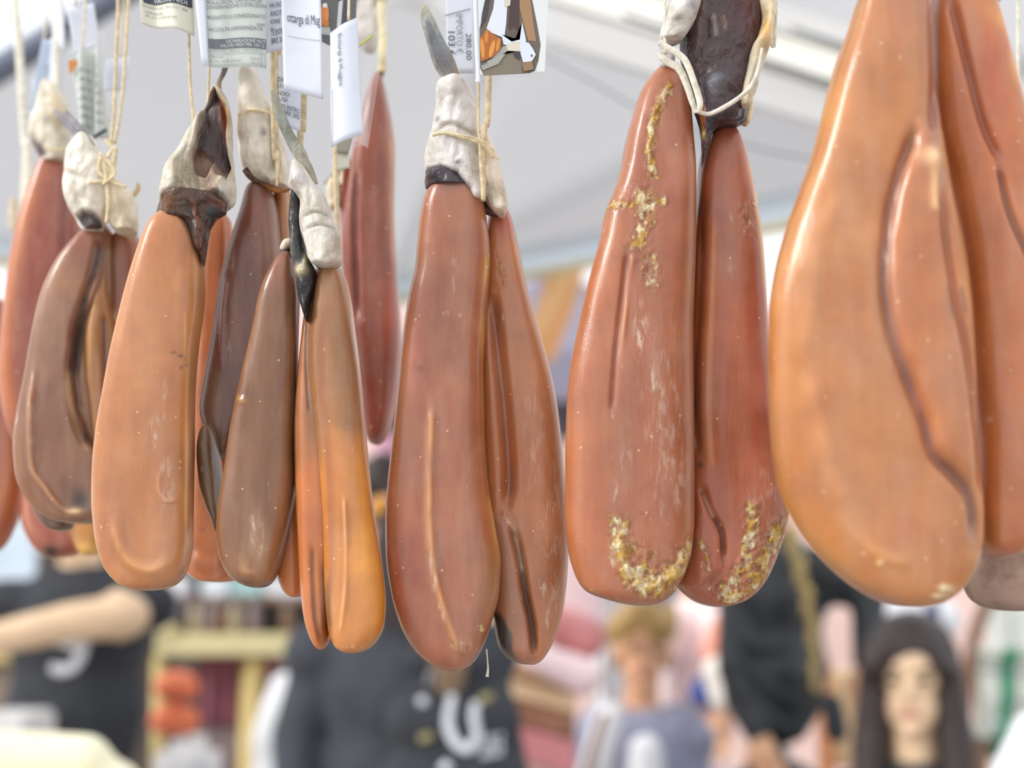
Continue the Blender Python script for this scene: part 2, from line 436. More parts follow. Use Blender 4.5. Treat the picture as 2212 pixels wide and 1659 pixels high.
def valance_mat():
    m, n, l, b = nt('pale_blue_valance')
    b.inputs['Base Color'].default_value = (.86, .92, .97, 1); b.inputs['Roughness'].default_value = .7
    t = n.new('ShaderNodeBsdfTranslucent'); t.inputs[0].default_value = (.86, .93, .98, 1); mx = n.new('ShaderNodeMixShader'); mx.inputs[0].default_value = .5
    l.new(b.outputs[0], mx.inputs[1]); l.new(t.outputs[0], mx.inputs[2]); l.new(mx.outputs[0], n['Material Output'].inputs[0])
    return m
AL_L = plain('cream_aluminium', (220, 217, 208), .45, .03, 3)
AL_G = plain('grey_aluminium', (182, 181, 180), .45, .03, 3)
POLE_D = plain('dark_grey_steel', (110, 118, 136), .4, .03, 3)
VAL = valance_mat()
RAIL = plain('pale_yellow_rail', (222, 208, 168), .5, .05, 5)
corner = WP(858, 615, 3.5); z0 = corner[2]
eR = ZP(2420, 300, z0); eL = ZP(-260, 500, z0)
tent = thing('market_awning', (corner[0], corner[1], z0), 'white fabric market stall awning with grey frame, overhead behind the hanging roe', 'awning')
apex = WP(1300, -420, 2.0); q2 = WP(560, -190, 2.2); q1 = WP(-260, 262, 2.55)
def sub_poly(pts, nsub, sag):
    """fan of triangles from the centroid, subdivided and gently sagging"""
    bm = bmesh.new(); vs = [bm.verts.new(Vector(p)) for p in pts]
    f = bm.faces.new(vs); bmesh.ops.poke(bm, faces=[f]); bmesh.ops.subdivide_edges(bm, edges=list(bm.edges), cuts=nsub, use_grid_fill=True)
    for v in bm.verts: v.co.z += sag * noise.noise(v.co * 1.1)
    bm.verts.index_update(); out = [np.array(v.co) for v in bm.verts], [[v.index for v in f.verts] for f in bm.faces]; bm.free(); return out
for nm, poly in (('fabric_panel', [corner, eR, ZP(2600, 100, z0 + .45), apex]), ('fabric_panel', [corner, apex, q2, q1, eL])):
    v, f = sub_poly(poly, 7, .0)
    o = mesh_obj(nm, v, f, CANOPY, tent)
    so = o.modifiers.new('s', 'SOLIDIFY'); so.thickness = .002
# valance hanging from the eave, rail below it
def strip(name, a, b, h, mat, dep=.01, parent=tent):
    a = np.array(a); b = np.array(b); d = b - a; nrm = np.cross(d / np.linalg.norm(d), [0, 0, 1.0]) * dep
    v = [a, b, b + [0, 0, -h], a + [0, 0, -h]]; v = v + [p + nrm for p in v]
    return mesh_obj(name, v, [(0, 1, 2, 3), (7, 6, 5, 4), (0, 4, 5, 1), (1, 5, 6, 2), (2, 6, 7, 3), (3, 7, 4, 0)], mat, parent, False)
strip('valance', corner + [0, 0, .03], eR + [0, 0, .03], .062, VAL, .002)
strip('valance', eL + [0, 0, .03], corner + [0, 0, .03], .062, VAL, .002)
for a, b in ((corner, eR), (eL, corner)):
    sweep('eave_rail', [a + [0, 0, -.04], b + [0, 0, -.04]], .011, 1, RAIL, tent)
# front edge bar at the upper left
sweep('front_bar', [WP(-300, 335, 2.42), WP(620, -238, 2.1)], .0235, 1.0, POLE_D, tent, seg=20)
# folding roof profiles at the upper right
def beam(name, x0, y0, x1, y1, h0, h1, Ya, Yb, mat, dep=.03):
    a, b = WP(x0, y0, Ya), WP(x1, y1, Yb); c, d = WP(x1, y1 - h1, Yb), WP(x0, y0 - h0, Ya)
    v = [a, b, c, d]; v = v + [p + np.array([0, dep, dep * .3]) for p in v]
    return mesh_obj(name, v, [(0, 1, 2, 3), (7, 6, 5, 4), (0, 4, 5, 1), (1, 5, 6, 2), (2, 6, 7, 3), (3, 7, 4, 0)], mat, tent, False)
beam('roof_profile', 740, -29, 2500, 480, 88, 74, 2.28, 1.62, AL_G)
beam('roof_profile', 1100, -29, 2500, 404, 92, 76, 2.15, 1.58, AL_L, .05)
beam('roof_profile', 1100, -121, 2500, 322, 60, 50, 2.13, 1.57, AL_G)
beam('roof_seam', 1000, 30, 2500, 487, 4, 3, 2.14, 1.60, AL_G, .004)
beam('roof_seam', 1200, -6, 2500, 402, 14, 5, 2.10, 1.56, plain('seam_grey', (92, 94, 100), .6), .004)
beam('roof_seam', 1200, -98, 2500, 322, 12, 8, 2.10, 1.55, plain('seam_grey', (92, 94, 100), .6), .004)
for k, pp in enumerate(([(1150, 108), (1280, 178), (1372, 230), (1480, 268), (1606, 311), (1690, 332), (1800, 352)],)):
    psweep('bracing_cable', pp, 2.2, 1, 1.55, POLE_D, tent, seg=8)
# ---- far background
WALL = plain('salmon_plaster', (240, 206, 196), .8, .05, 1.2)
w0 = WP(-500, 700, 9.5); w1 = WP(2800, 700, 9.5)
bld = prop(boxw('wall_back', np.array([w0[0], 9.5, 0]), np.array([w1[0], 9.8, 3.4]), WALL), 'salmon pink plastered building front across the square', kind='structure')
MAUVE = plain('mauve_grey_cloth', (134, 128, 146), .8, .06, 2)
um = thing('market_umbrella', WP(1150, 900, 6.0), 'mauve grey market umbrella seen between the roe at centre', 'umbrella')
# faceted canopy of the umbrella
cu = WP(1200, 640, 6.4); ru = 1.0; V = [cu + [0, 0, .12]]
for k in range(8):
    a = 2 * math.pi * (k + .3) / 8; V.append(cu + [ru * math.cos(a), ru * .8 * math.sin(a), -.36])
for k in range(8):
    a = 2 * math.pi * (k + .3) / 8; V.append(cu + [ru * math.cos(a), ru * .8 * math.sin(a), -.56])
F = [(0, 1 + k, 1 + (k + 1) % 8) for k in range(8)] + [(1 + k, 9 + k, 9 + (k + 1) % 8, 1 + (k + 1) % 8) for k in range(8)]
o = mesh_obj('canopy', V, F, MAUVE, um, False); o.modifiers.new('s', 'SOLIDIFY').thickness = .006
sweep('pole', [cu + [0, 0, .1], np.array([cu[0], cu[1], 0.03])], .022, 1, AL_G, um)
boxw('base', np.array([cu[0] - .25, cu[1] - .25, 0]), np.array([cu[0] + .25, cu[1] + .25, .06]), POLE_D, um, .01)
for k in range(8):
    sweep('rib', [V[0] - [0, 0, .02], V[1 + k] - [0, 0, .02]], .006, 1, AL_G, um, seg=6)
# orange drape hanging from the eave
ORG = plain('orange_cloth', (255, 196, 140), .8, .05, 3)
dr = []; 
for j in range(13):
    t = j / 12; y = 585 + 200 * t
    for i in range(7):
        u = i / 6; x = (1180 + 84 * u) * (1 - t) + (1108 + 84 * u) * t + 6 * math.sin(3 * t)
        dr.append(WP(x, y, 3.3 + .02 * math.sin(u * 9 + t * 2)))
o = mesh_obj('orange_banner', dr, [(j * 7 + i, j * 7 + i + 1, (j + 1) * 7 + i + 1, (j + 1) * 7 + i) for j in range(12) for i in range(6)], ORG)
o.modifiers.new('s', 'SOLIDIFY').thickness = .003
prop(o, 'orange cloth strip hanging from the awning eave between the roe at centre', 'banner')
# dark grey tarpaulin roof behind the blond person
TARP = plain('grey_tarpaulin', (112, 110, 122), .7, .06, 2)
tr = thing('grey_stall_roof', WP(1450, 1400, 6.2) * [1, 1, 0], 'dark grey stall roof behind the blond person', 'roof')
a, b = WP(1300, 1255, 6.2), WP(1660, 1255, 6.2); c, d = WP(1690, 1408, 5.6), WP(1296, 1408, 5.6)
v = [a, b, c, d]; v += [p - np.array([0, 0, .03]) for p in v]
mesh_obj('roof_sheet', v, [(0, 1, 2, 3), (7, 6, 5, 4), (0, 4, 5, 1), (1, 5, 6, 2), (2, 6, 7, 3), (3, 7, 4, 0)], TARP, tr, False)
for p in (a, b, c, d): sweep('post', [p - np.array([0, 0, .01]), np.array([p[0], p[1], 0])], .02, 1, AL_G, tr, seg=8)
# white post / tarpaulin column
WHT = plain('white_tarpaulin', (238, 238, 240), .6, .03, 4)
a = WP(1288, 1300, 5.0); b = WP(1356, 1300, 5.0)
tp = thing('white_corner_curtain', (a[0], 5.0, 0), 'white gathered tarpaulin curtain left of the blond person', 'curtain')
V = []; ns = 28
for z in np.linspace(0.02, 1.96, 12):
    for i in range(ns + 1):
        u = i / ns; V.append([a[0] + (b[0] - a[0]) * u, 5.0 + .025 * math.sin(u * 22 + z), z])
o = mesh_obj('cloth', V, [(j * (ns + 1) + i, j * (ns + 1) + i + 1, (j + 1) * (ns + 1) + i + 1, (j + 1) * (ns + 1) + i) for j in range(11) for i in range(ns)], WHT, tp)
o.modifiers.new('s', 'SOLIDIFY').thickness = .004
sweep('tie_pole', [np.array([a[0] + .05, 5.06, 0]), np.array([a[0] + .05, 5.06, 2.0])], .02, 1, AL_L, tp)

# ---- soft things joined from many rounded pieces
def blob(name, parts, mat, parent=None, vox=.012, infl=0.0, label=None, smooth_it=4, world=True):
    """parts: ('s', centre, (rx,ry,rz)) or ('c', p0, p1, r0, r1); fused by a voxel remesh into one skin"""
    bm = bmesh.new()
    def ball(c, r, mt=None):
        m = Matrix.Translation(Vector(c)) @ (mt or Matrix.Identity(4)) @ Matrix.Diagonal(Vector((r[0] + infl, r[1] + infl, r[2] + infl, 1)))
        bmesh.ops.create_icosphere(bm, subdivisions=2, radius=1, matrix=m)
    for p in parts:
        if p[0] == 's': ball(p[1], p[2])
        else:
            a, b = np.array(p[1], float), np.array(p[2], float); r0, r1 = p[3], p[4]
            L = np.linalg.norm(b - a); n = max(2, int(L / (min(r0, r1) * .45)) + 1)
            for i in range(n):
                t = i / (n - 1); r = r0 + (r1 - r0) * t; ball(a + (b - a) * t, (r, r, r))
    bm.verts.index_update()
    v = [np.array(q.co) for q in bm.verts]; f = [[q.index for q in fc.verts] for fc in bm.faces]; bm.free()
    o = mesh_obj(name, v, f, mat, parent, True, label=label)
    r = o.modifiers.new('r', 'REMESH'); r.mode = 'VOXEL'; r.voxel_size = vox; r.use_smooth_shade = True
    s = o.modifiers.new('m', 'SMOOTH'); s.iterations = smooth_it; s.factor = .5
    return o
# ------------------------------------------------------------------ the cured roe, left to right
GR = 'cured roe pairs hanging from the rail'
def roe(px, py, Y, label):
    return thing('cured_roe_pair', WP(px, py, Y), label, 'cured roe', GR)

# --- behind at the far left
Y = .93
r0 = roe(90, 1200, Y, 'blurred reddish roe pair hanging lowest at the far left, dark spot at its tip')
loft('lobe', [(-10, 640), (-60, 700), (-90, 900), (-95, 1050), (-60, 1150), (-25, 1196)], [(-10, 640), (30, 720), (45, 860), (52, 1000), (44, 1090), (20, 1160), (-25, 1196)], Y + .01, .012, (190, 104, 82), ROE, r0,
     [('line', [(24, 800), (38, 1000), (8, 1150)], 14, .001, (196, 126, 66), .5)], n=2.4, nphi=52, rings=90, seed=2)
loft('lobe', [(150, 880), (80, 930), (50, 1020), (50, 1110), (70, 1170), (120, 1207)], [(150, 880), (205, 930), (214, 1040), (212, 1120), (190, 1180), (120, 1207)], Y, .013, (184, 92, 74), ROE, r0,
     [('line', [(72, 1060), (75, 1130), (105, 1170)], 10, .0012, (226, 160, 132), .5), ('blob', 122, 1192, 26, 15, 0, (38, 34, 36), 1.0)], n=2.4, nphi=52, rings=90, seed=3)
loft('lobe', [(205, 900), (160, 950), (150, 1060), (148, 1140), (165, 1180), (190, 1201)], [(205, 900), (232, 950), (240, 1060), (236, 1150), (222, 1190), (190, 1201)], Y - .02, .010, (218, 152, 74), ROE, r0,
     [('blob', 200, 1188, 26, 14, .001, (240, 196, 96), .9), ('blob', 160, 1150, 12, 22, -.001, (110, 60, 40), .6)], n=2.4, nphi=52, rings=80, seed=4)
psweep('stalk', [(60, 330), (50, 500), (30, 660), (80, 920)], [12, 14, 20, 30], .7, Y + .02, MEMB, r0, col=(215, 205, 185))
loft('loose_skin', [(28, 425), (20, 470), (30, 505)], [(28, 425), (38, 455), (30, 505)], Y, .002, (214, 200, 170), MEMB, r0, nphi=26, rings=24)
psweep('string', [(60, 332), (52, 300), (44, 150), (30, -330)], [5, 8, 10, 7], .5, Y, TWINE_W, r0)
psweep('string', [(56, 480), (62, 420), (58, 300)], [14, 12, 10], .4, Y - .005, TWINE_W, r0)

# --- A: far left, white wrapped top
Y = .86
rA = roe(40, 950, Y, 'blurred red-brown roe at the left edge under a cream wrapped top')
loft('lobe', [(122, 318), (84, 356), (58, 430), (34, 530), (15, 640), (2, 730), (-2, 800), (4, 870), (22, 930), (60, 990), (90, 1010)],
     [(122, 318), (150, 345), (170, 430), (182, 540), (186, 660), (180, 800), (150, 940), (90, 1010)], Y, .014, (156, 64, 48), ROE, rA,
     [('line', [(95, 360), (58, 520), (26, 700), (22, 830), (50, 950)], 24, .0016, (206, 124, 74), .85), ('blob', 110, 360, 24, 40, 0, (182, 110, 80), .7),
      ('line', [(158, 350), (152, 460), (150, 560)], 6, -.002, (110, 44, 38), .5)], n=2.6, nphi=61, rings=120, seed=5)
loft('wrap', [(105, 175), (78, 230), (68, 270), (78, 318), (96, 352)], [(105, 175), (140, 210), (156, 262), (152, 330), (135, 358), (96, 352)], Y - .006, .010, (224, 216, 198), MEMB, rA,
     [('poly', [(76, 300), (100, 320), (116, 345), (90, 350), (72, 330)], 8, -.002, (70, 48, 52), .9), ('blob', 135, 250, 16, 40, .001, (226, 198, 150), .6)], n=2.2, nphi=44, rings=50, wob=(.003, 60), seed=6)
psweep('twine', [(96, 318), (120, 323), (150, 322)], 3.2, .8, Y - .02, TWINE, rA)
psweep('fin', [(118, 236), (140, 262), (180, 300), (212, 345)], [4, 9, 11, 5], .3, Y - .018, FIN, rA, col=(150, 150, 158), noise_amp=.3)
psweep('string', [(125, 330), (122, 150), (118, -340)], [5, 8, 7], .4, Y - .004, TWINE_W, rA)

# --- B: brown folded roe with white wrapped top
Y = .75
rB = roe(150, 1135, Y, 'brown roe with a split, curled edge under a chalky white wrapped top')
loft('lobe', [(225, 482), (190, 497), (160, 528), (130, 568), (95, 640), (72, 740), (58, 820), (44, 900), (37, 960), (40, 1020), (62, 1080), (110, 1120), (180, 1132)],
     [(225, 482), (243, 520), (242, 640), (236, 740), (238, 880), (240, 1000), (238, 1090), (222, 1120), (180, 1132)], Y, .012, (150, 102, 84), ROE, rB,
     [('blob', 190, 530, 36, 50, 0, (160, 88, 66), .7),
      ('poly', [(236, 505), (222, 620), (176, 720), (164, 800), (172, 880), (196, 950), (215, 980), (260, 980), (260, 500)], 7, -.0065, (148, 100, 66), .85),
      ('line', [(226, 520), (212, 600), (182, 690), (170, 760), (164, 830), (178, 920), (208, 978)], 8, -.0035, (64, 40, 44), .95),
      ('line', [(158, 800), (166, 880), (186, 950), (210, 985)], 4, .0022, (214, 176, 118), .9),
      ('line', [(90, 800), (84, 900), (86, 1010), (108, 1050), (150, 1100), (190, 1118)], 7, .0022, (196, 146, 108), .65),
      ('blob', 192, 1085, 22, 26, -.001, (40, 38, 42), .97), ('blob', 180, 1108, 14, 7, .0015, (240, 214, 160), .9),
      ('blob', 160, 620, 40, 40, 0, (176, 124, 86), .5), ('white', 45, 912, 9, 18, .95), ('wline', [(85, 850), (84, 960)], 6, .35),
      ('line', [(200, 640), (178, 730), (168, 820)], 5, -.001, (54, 40, 50), .9)], n=2.9, nphi=109, rings=190, seed=8)
loft('inner_fold', [(232, 560), (205, 660), (180, 740), (176, 820), (188, 900), (205, 960), (225, 985)], [(232, 560), (246, 640), (262, 740), (264, 850), (258, 940), (225, 985)], Y + .004, .012, (172, 118, 74), ROE, rB,
     [('line', [(222, 620), (214, 740), (206, 850)], 9, .0015, (206, 160, 104), .7), ('line', [(196, 700), (186, 800), (200, 930)], 8, -.002, (88, 48, 44), .9), ('line', [(236, 700), (240, 860)], 5, -.0015, (80, 44, 48), .8)], n=2.2, nphi=48, rings=90, wob=(.003, 50), seed=9)
loft('lobe', [(270, 503), (246, 520), (238, 580), (240, 680), (244, 860), (250, 1000), (268, 1050)], [(270, 503), (300, 512), (309, 545), (312, 660), (310, 860), (300, 1000), (268, 1050)], Y + .012, .013, (158, 92, 64), ROE, rB,
     [('white', 290, 522, 18, 16, .6), ('blob', 250, 640, 14, 70, 0, (100, 50, 46), .6), ('line', [(236, 650), (262, 700)], 8, .0016, (210, 170, 124), .8)], n=2.4, nphi=52, rings=110, seed=10)
loft('lower_fold', [(110, 1010), (72, 1050), (74, 1095), (90, 1130), (130, 1148)], [(110, 1010), (150, 1050), (168, 1100), (160, 1138), (130, 1148)], Y + .02, .010, (112, 78, 70), ROE, rB, [], nphi=44, rings=60, seed=11)
loft('wrap', [(190, 292), (152, 330), (148, 380), (142, 430), (150, 462), (170, 490), (182, 496)], [(190, 292), (214, 320), (236, 380), (243, 430), (236, 478), (215, 500), (182, 496)], Y - .014, .012, (226, 220, 208), MEMB, rB,
     [('poly', [(160, 478), (190, 462), (214, 470), (238, 490), (225, 520), (150, 520)], 7, -.004, (58, 46, 50), .95), ('line', [(160, 380), (200, 400), (232, 395)], 5, -.002, (170, 158, 140), .5),
      ('blob', 172, 350, 14, 16, -.001, (170, 166, 172), .5)], n=2.2, nphi=61, rings=80, wob=(.0045, 60), fine=(.0012, 160), seed=12)
loft('wrap', [(238, 388), (232, 420), (234, 470), (252, 500), (276, 506)], [(238, 388), (270, 400), (294, 440), (302, 470), (298, 500), (276, 506)], Y - .012, .011, (230, 220, 198), MEMB, rB,
     [('blob', 262, 440, 20, 20, .001, (214, 200, 170), .5)], n=2.2, nphi=52, rings=60, wob=(.004, 60), fine=(.001, 160), seed=13)
psweep('twine_knot', [(228, 300), (246, 330), (240, 370), (228, 350), (250, 320), (236, 395), (222, 340), (214, 372), (246, 392)], 5, .8, Y - .028, TWINE, rB, seg=8)
psweep('twine', [(190, 396), (230, 391), (272, 404)], 3.4, .9, Y - .029, TWINE, rB, seg=8)
psweep('twine', [(228, 380), (234, 430), (230, 482)], 4.5, .7, Y - .029, TWINE, rB, seg=8)
psweep('twine', [(216, 330), (248, 372), (222, 398)], 4.0, .7, Y - .030, TWINE, rB, seg=8)
psweep('skin_tip', [(288, 424), (298, 408), (297, 394)], [5, 6, 2], .4, Y - .01, MEMB, rB, col=(190, 176, 136))
psweep('fin', [(140, 240), (172, 280), (200, 318)], [5, 10, 7], .3, Y - .022, FIN, rB, col=(150, 150, 156), noise_amp=.2)
psweep('string', [(240, 310), (250, 150), (267, -380)], [4, 4, 5], .8, Y - .02, TWINE_O, rB, seg=8)
psweep('string', [(248, 310), (270, 130), (296, -380)], [4, 4, 5], .8, Y - .016, TWINE, rB, seg=8)

# --- C: broad orange roe with the dark opened skin
Y = .665
rC = roe(320, 1275, Y, 'broad smooth pale orange roe pair under a dark pointed opened skin, left of centre')
loft('lobe', [(378, 458), (348, 470), (330, 490), (308, 545), (283, 620), (260, 700), (240, 780), (226, 850), (212, 930), (205, 1010), (203, 1080), (207, 1150), (222, 1215), (256, 1258), (318, 1276)],
     [(378, 458), (410, 470), (430, 500), (441, 560), (440, 640), (430, 740), (422, 850), (418, 960), (416, 1080), (414, 1160), (404, 1220), (376, 1262), (318, 1276)], Y, .0155, (204, 134, 90), ROE, rC,
     [('line', [(400, 470), (428, 520), (440, 560)], 5, -.001, (70, 66, 62), .9), ('poly', [(392, 440), (430, 500), (446, 580), (450, 440)], 6, -.001, (70, 64, 62), .9),
      ('line', [(262, 1110), (272, 1170), (300, 1215), (350, 1232), (396, 1200)], 13, .0016, (226, 166, 108), .5), ('line', [(400, 600), (398, 900)], 12, 0, (216, 150, 98), .5),
      ('white', 348, 950, 11, 26, .95), ('white', 366, 850, 8, 28, .7), ('white', 378, 1045, 16, 40, .8), ('white', 366, 915, 14, 16, .5), ('white', 352, 770, 7, 30, .3),
      ('line', [(365, 1020), (362, 1060), (378, 1085), (404, 1080)], 4, .0008, (226, 160, 110), .5),
      ('line', [(385, 772), (405, 778), (418, 786)], 2.2, -.0004, (70, 56, 56), .9), ('line', [(404, 804), (418, 796)], 1.8, 0, (90, 60, 56), .8),
      ('blob', 240, 1150, 22, 90, 0, (178, 104, 68), .5), ('line', [(416, 680), (414, 900), (412, 1140)], 3, .0005, (228, 166, 96), .7)], n=3.1, nphi=124, rings=210, seed=14)
loft('lobe', [(470, 462), (446, 478), (438, 560), (428, 740), (416, 900), (410, 1050), (402, 1160), (400, 1220), (424, 1250), (470, 1258)],
     [(470, 462), (496, 478), (500, 560), (500, 700), (506, 850), (522, 1000), (530, 1130), (526, 1220), (505, 1252), (470, 1258)], Y + .056, .013, (212, 128, 84), ROE, rC,
     [('line', [(420, 900), (414, 1050), (418, 1160)], 5, -.001, (170, 76, 44), .7), ('blob', 422, 1190, 7, 10, -.0004, (74, 48, 46), .95), ('line', [(420, 1175), (430, 1185)], 3, 0, (70, 48, 46), .9),
      ('blob', 460, 1160, 26, 40, 0, (218, 148, 112), .6), ('blob', 450, 1145, 5, 4, 0, (120, 80, 90), .8), ('line', [(440, 1205), (480, 1218)], 12, .001, (228, 156, 110), .5)], n=2.8, nphi=61, rings=120, seed=15)
loft('opened_skin', [(474, 192), (448, 232), (420, 275), (388, 325), (352, 380), (342, 408), (346, 436), (420, 462)], [(474, 192), (492, 220), (502, 280), (508, 360), (511, 400), (504, 436), (480, 458), (420, 462)], Y - .002, .014, (206, 198, 182), MEMB, rC,
     [('poly', [(474, 202), (492, 240), (498, 300), (505, 370), (496, 400), (476, 384), (468, 360), (452, 392), (432, 384), (424, 350), (432, 300), (448, 240)], 5, -.008, (56, 34, 34), .97),
      ('poly', [(478, 210), (496, 250), (500, 330), (490, 330), (478, 270)], 5, .001, (120, 58, 38), .85),
      ('poly', [(420, 330), (414, 350), (440, 420), (470, 440), (486, 380), (460, 350)], 8, -.003, (136, 104, 84), .8),
      ('poly', [(428, 240), (424, 300), (392, 360), (380, 420), (425, 432), (440, 420), (410, 350)], 8, -.002, (128, 116, 90), .8),
      ('line', [(482, 208), (496, 260), (503, 330), (506, 400)], 3.5, .001, (216, 162, 70), .85),
      ('poly', [(346, 424), (400, 424), (430, 440), (480, 424), (492, 440), (490, 470), (346, 470)], 8, -.003, (72, 50, 42), .95),
      ('line', [(376, 365), (395, 395), (426, 434)], 5, .002, (168, 148, 112), .8), ('line', [(500, 372), (486, 396), (470, 424)], 5, .002, (178, 160, 124), .8),
      ('blob', 490, 425, 12, 16, .002, (196, 196, 192), .8)], n=2.3, nphi=109, rings=110, wob=(.003, 50), fine=(.0016, 140), seed=16)
loft('dark_neck', [(420, 418), (360, 422), (345, 432), (342, 462), (352, 474), (395, 482), (424, 520), (438, 556), (441, 575)], [(420, 418), (470, 424), (490, 436), (492, 462), (470, 476), (452, 498), (446, 540), (441, 575)], Y - .004, .0125, (70, 50, 40), DARK, rC,
     [('blob', 365, 450, 26, 18, .001, (128, 84, 52), .7), ('blob', 482, 448, 18, 16, .001, (120, 62, 40), .7), ('poly', [(400, 440), (424, 500), (440, 560), (436, 500)], 6, .001, (58, 72, 76), .8), ('poly', [(470, 456), (456, 486), (496, 470)], 5, .001, (60, 74, 84), .8),
      ('line', [(424, 430), (436, 480), (441, 560)], 6, .0015, (120, 66, 44), .7)], n=2.2, nphi=70, rings=70, wob=(.003, 80), fine=(.0012, 200), seed=17)
psweep('fin', [(470, 205), (473, 178), (482, 160), (490, 130), (496, 90)], [9, 6, 6, 9, 12], .35, Y + .004, FIN, rC, col=[(176, 150, 104), (110, 112, 104), (110, 120, 120)], noise_amp=.25)
psweep('string', [(419, 300), (416, 240), (408, 60), (402, -460)], [3.4, 3.4, 3.4, 4], .8, Y, TWINE_O, rC, seg=8)
psweep('string', [(444, 240), (452, 150), (470, -460)], [3, 3, 4], .8, Y + .006, TWINE_O, rC, seg=8)

# --- D: dark red narrow roe behind
Y = .689
rD = roe(480, 1160, Y, 'dark plum-red narrow roe with torn lower tip under a chalky cream wrapped top')
loft('lobe', [(560, 396), (534, 412), (522, 450), (506, 500), (488, 560), (474, 620), (462, 690), (450, 760), (438, 830), (431, 885), (440, 925), (452, 960), (466, 985), (480, 995)],
     [(560, 396), (592, 420), (606, 470), (612, 560), (616, 660), (606, 760), (572, 860), (530, 940), (500, 985), (480, 995)], Y, .014, (120, 66, 58), ROE, rD,
     [('line', [(500, 610), (490, 700), (488, 800)], 4, .001, (150, 98, 84), .6), ('blob', 470, 855, 26, 70, 0, (110, 76, 50), .8), ('white', 470, 700, 7, 12, .6), ('white', 500, 580, 24, 18, .35), ('white', 505, 720, 10, 80, .22),
      ('blob', 474, 956, 20, 24, -.001, (150, 124, 96), .8), ('white', 466, 945, 14, 24, .5), ('blob', 560, 470, 20, 50, .001, (152, 84, 66), .5)], n=2.5, nphi=79, rings=160, seed=18)
loft('lobe', [(608, 404), (594, 416), (592, 470), (598, 600), (602, 720), (610, 840)], [(608, 404), (624, 412), (632, 460), (636, 560), (634, 720), (610, 840)], Y + .014, .010, (198, 140, 88), ROE, rD,
     [('line', [(600, 420), (604, 500)], 8, 0, (156, 76, 46), .7)], n=2.3, nphi=44, rings=90, seed=19)
loft('lower_lobe', [(452, 918), (434, 938), (428, 985), (430, 1040), (442, 1090), (458, 1125), (474, 1152)], [(452, 918), (466, 932), (474, 985), (482, 1040), (486, 1110), (474, 1152)], Y - .012, .010, (112, 80, 50), ROE, rD,
     [('line', [(470, 960), (478, 1040), (480, 1100)], 7, -.001, (46, 34, 34), .95), ('wline', [(446, 960), (446, 1020)], 4, .3), ('blob', 468, 1120, 14, 30, 0, (84, 56, 48), .8)], n=2.2, nphi=52, rings=80, seed=20)
loft('wrap', [(534, 140), (516, 176), (513, 230), (516, 300), (524, 355), (545, 380), (566, 398), (590, 408)], [(534, 140), (560, 170), (580, 220), (600, 280), (618, 330), (626, 380), (622, 410), (590, 408)], Y - .006, .012, (224, 216, 202), MEMB, rD,
     [('blob', 578, 302, 7, 10, -.001, (120, 100, 100), .8), ('line', [(585, 240), (594, 320), (598, 392)], 5, -.003, (150, 128, 96), .7), ('line', [(516, 270), (524, 300)], 6, 0, (190, 150, 150), .5),
      ('poly', [(516, 352), (545, 385), (590, 402), (596, 425), (520, 425)], 5, -.003, (84, 60, 44), .9)], n=2.2, nphi=66, rings=90, wob=(.003, 45), fine=(.0016, 150), seed=21)
psweep('dark_rim', [(528, 366), (545, 384), (570, 398), (592, 410), (612, 412), (628, 408)], [6, 8, 6, 7, 5, 3], .8, Y - .012, DARK, rD, col=[(90, 68, 50), (84, 56, 40), (176, 110, 40), (110, 72, 50)], noise_amp=.4)
psweep('twine', [(514, 250), (540, 238), (570, 240), (590, 248)], 4.5, .8, Y - .020, TWINE_O, rD, seg=8)
psweep('neck', [(536, 165), (533, 140), (528, 100)], [10, 9, 8], .5, Y, MEMB, rD, col=(180, 150, 108))
psweep('fin', [(588, 195), (604, 245), (628, 300), (652, 340), (676, 392)], [4, 12, 13, 12, 6], .3, Y - .030, FIN, rD, col=[(176, 172, 150), (140, 146, 138), (150, 152, 140), (170, 166, 150)], noise_amp=.2)
psweep('string', [(598, 402), (600, 330), (590, 250), (586, -500)], [3, 5.5, 5.5, 6], .6, Y - .022, TWINE_O, rD, seg=8)
psweep('string', [(606, 396), (604, 320), (598, 250), (600, -500)], [3, 4, 5, 6], .6, Y - .018, TWINE, rD, seg=8)
psweep('string', [(648, 330), (650, 260), (656, 205), (660, -500)], [7, 7.5, 7.5, 7], .4, Y - .004, TWINE_O, rD, seg=8)

# --- G: red back lobe
Y = .80
rG = roe(820, 958, Y, 'slender glossy red roe hanging behind, with a sliced flat end')
loft('lobe', [(818, 160), (800, 190), (786, 240), (772, 300), (756, 370), (742, 450), (738, 520), (745, 620), (758, 740), (772, 840), (786, 920), (800, 956), (814, 960)],
     [(818, 160), (834, 200), (842, 260), (850, 340), (853, 450), (857, 560), (861, 660), (863, 740), (858, 840), (846, 910), (830, 950), (814, 960)], Y, .015, (154, 68, 50), ROE, rG,
     [('line', [(776, 380), (770, 500), (780, 700)], 7, -.003, (118, 56, 52), .7), ('line', [(848, 300), (852, 450), (858, 600)], 8, .0004, (214, 146, 84), .75), ('wline', [(780, 370), (784, 420)], 6, .35),
      ('blob', 800, 620, 20, 120, 0, (150, 66, 60), .5), ('blob', 812, 880, 40, 60, 0, (150, 58, 48), .5), ('blob', 842, 680, 18, 60, 0, (202, 96, 66), .6)], n=2.5, nphi=70, rings=150, seed=22)
loft('lobe', [(745, 330), (736, 370), (733, 460), (736, 600), (748, 740), (760, 800)], [(745, 330), (760, 360), (766, 460), (770, 600), (772, 740), (760, 800)], Y + .01, .010, (160, 74, 54), ROE, rG, [], nphi=44, rings=80, seed=23)
psweep('neck', [(820, 175), (822, 158), (826, 148)], [7, 8, 8], .8, Y, DARK, rG, col=(74, 54, 50))
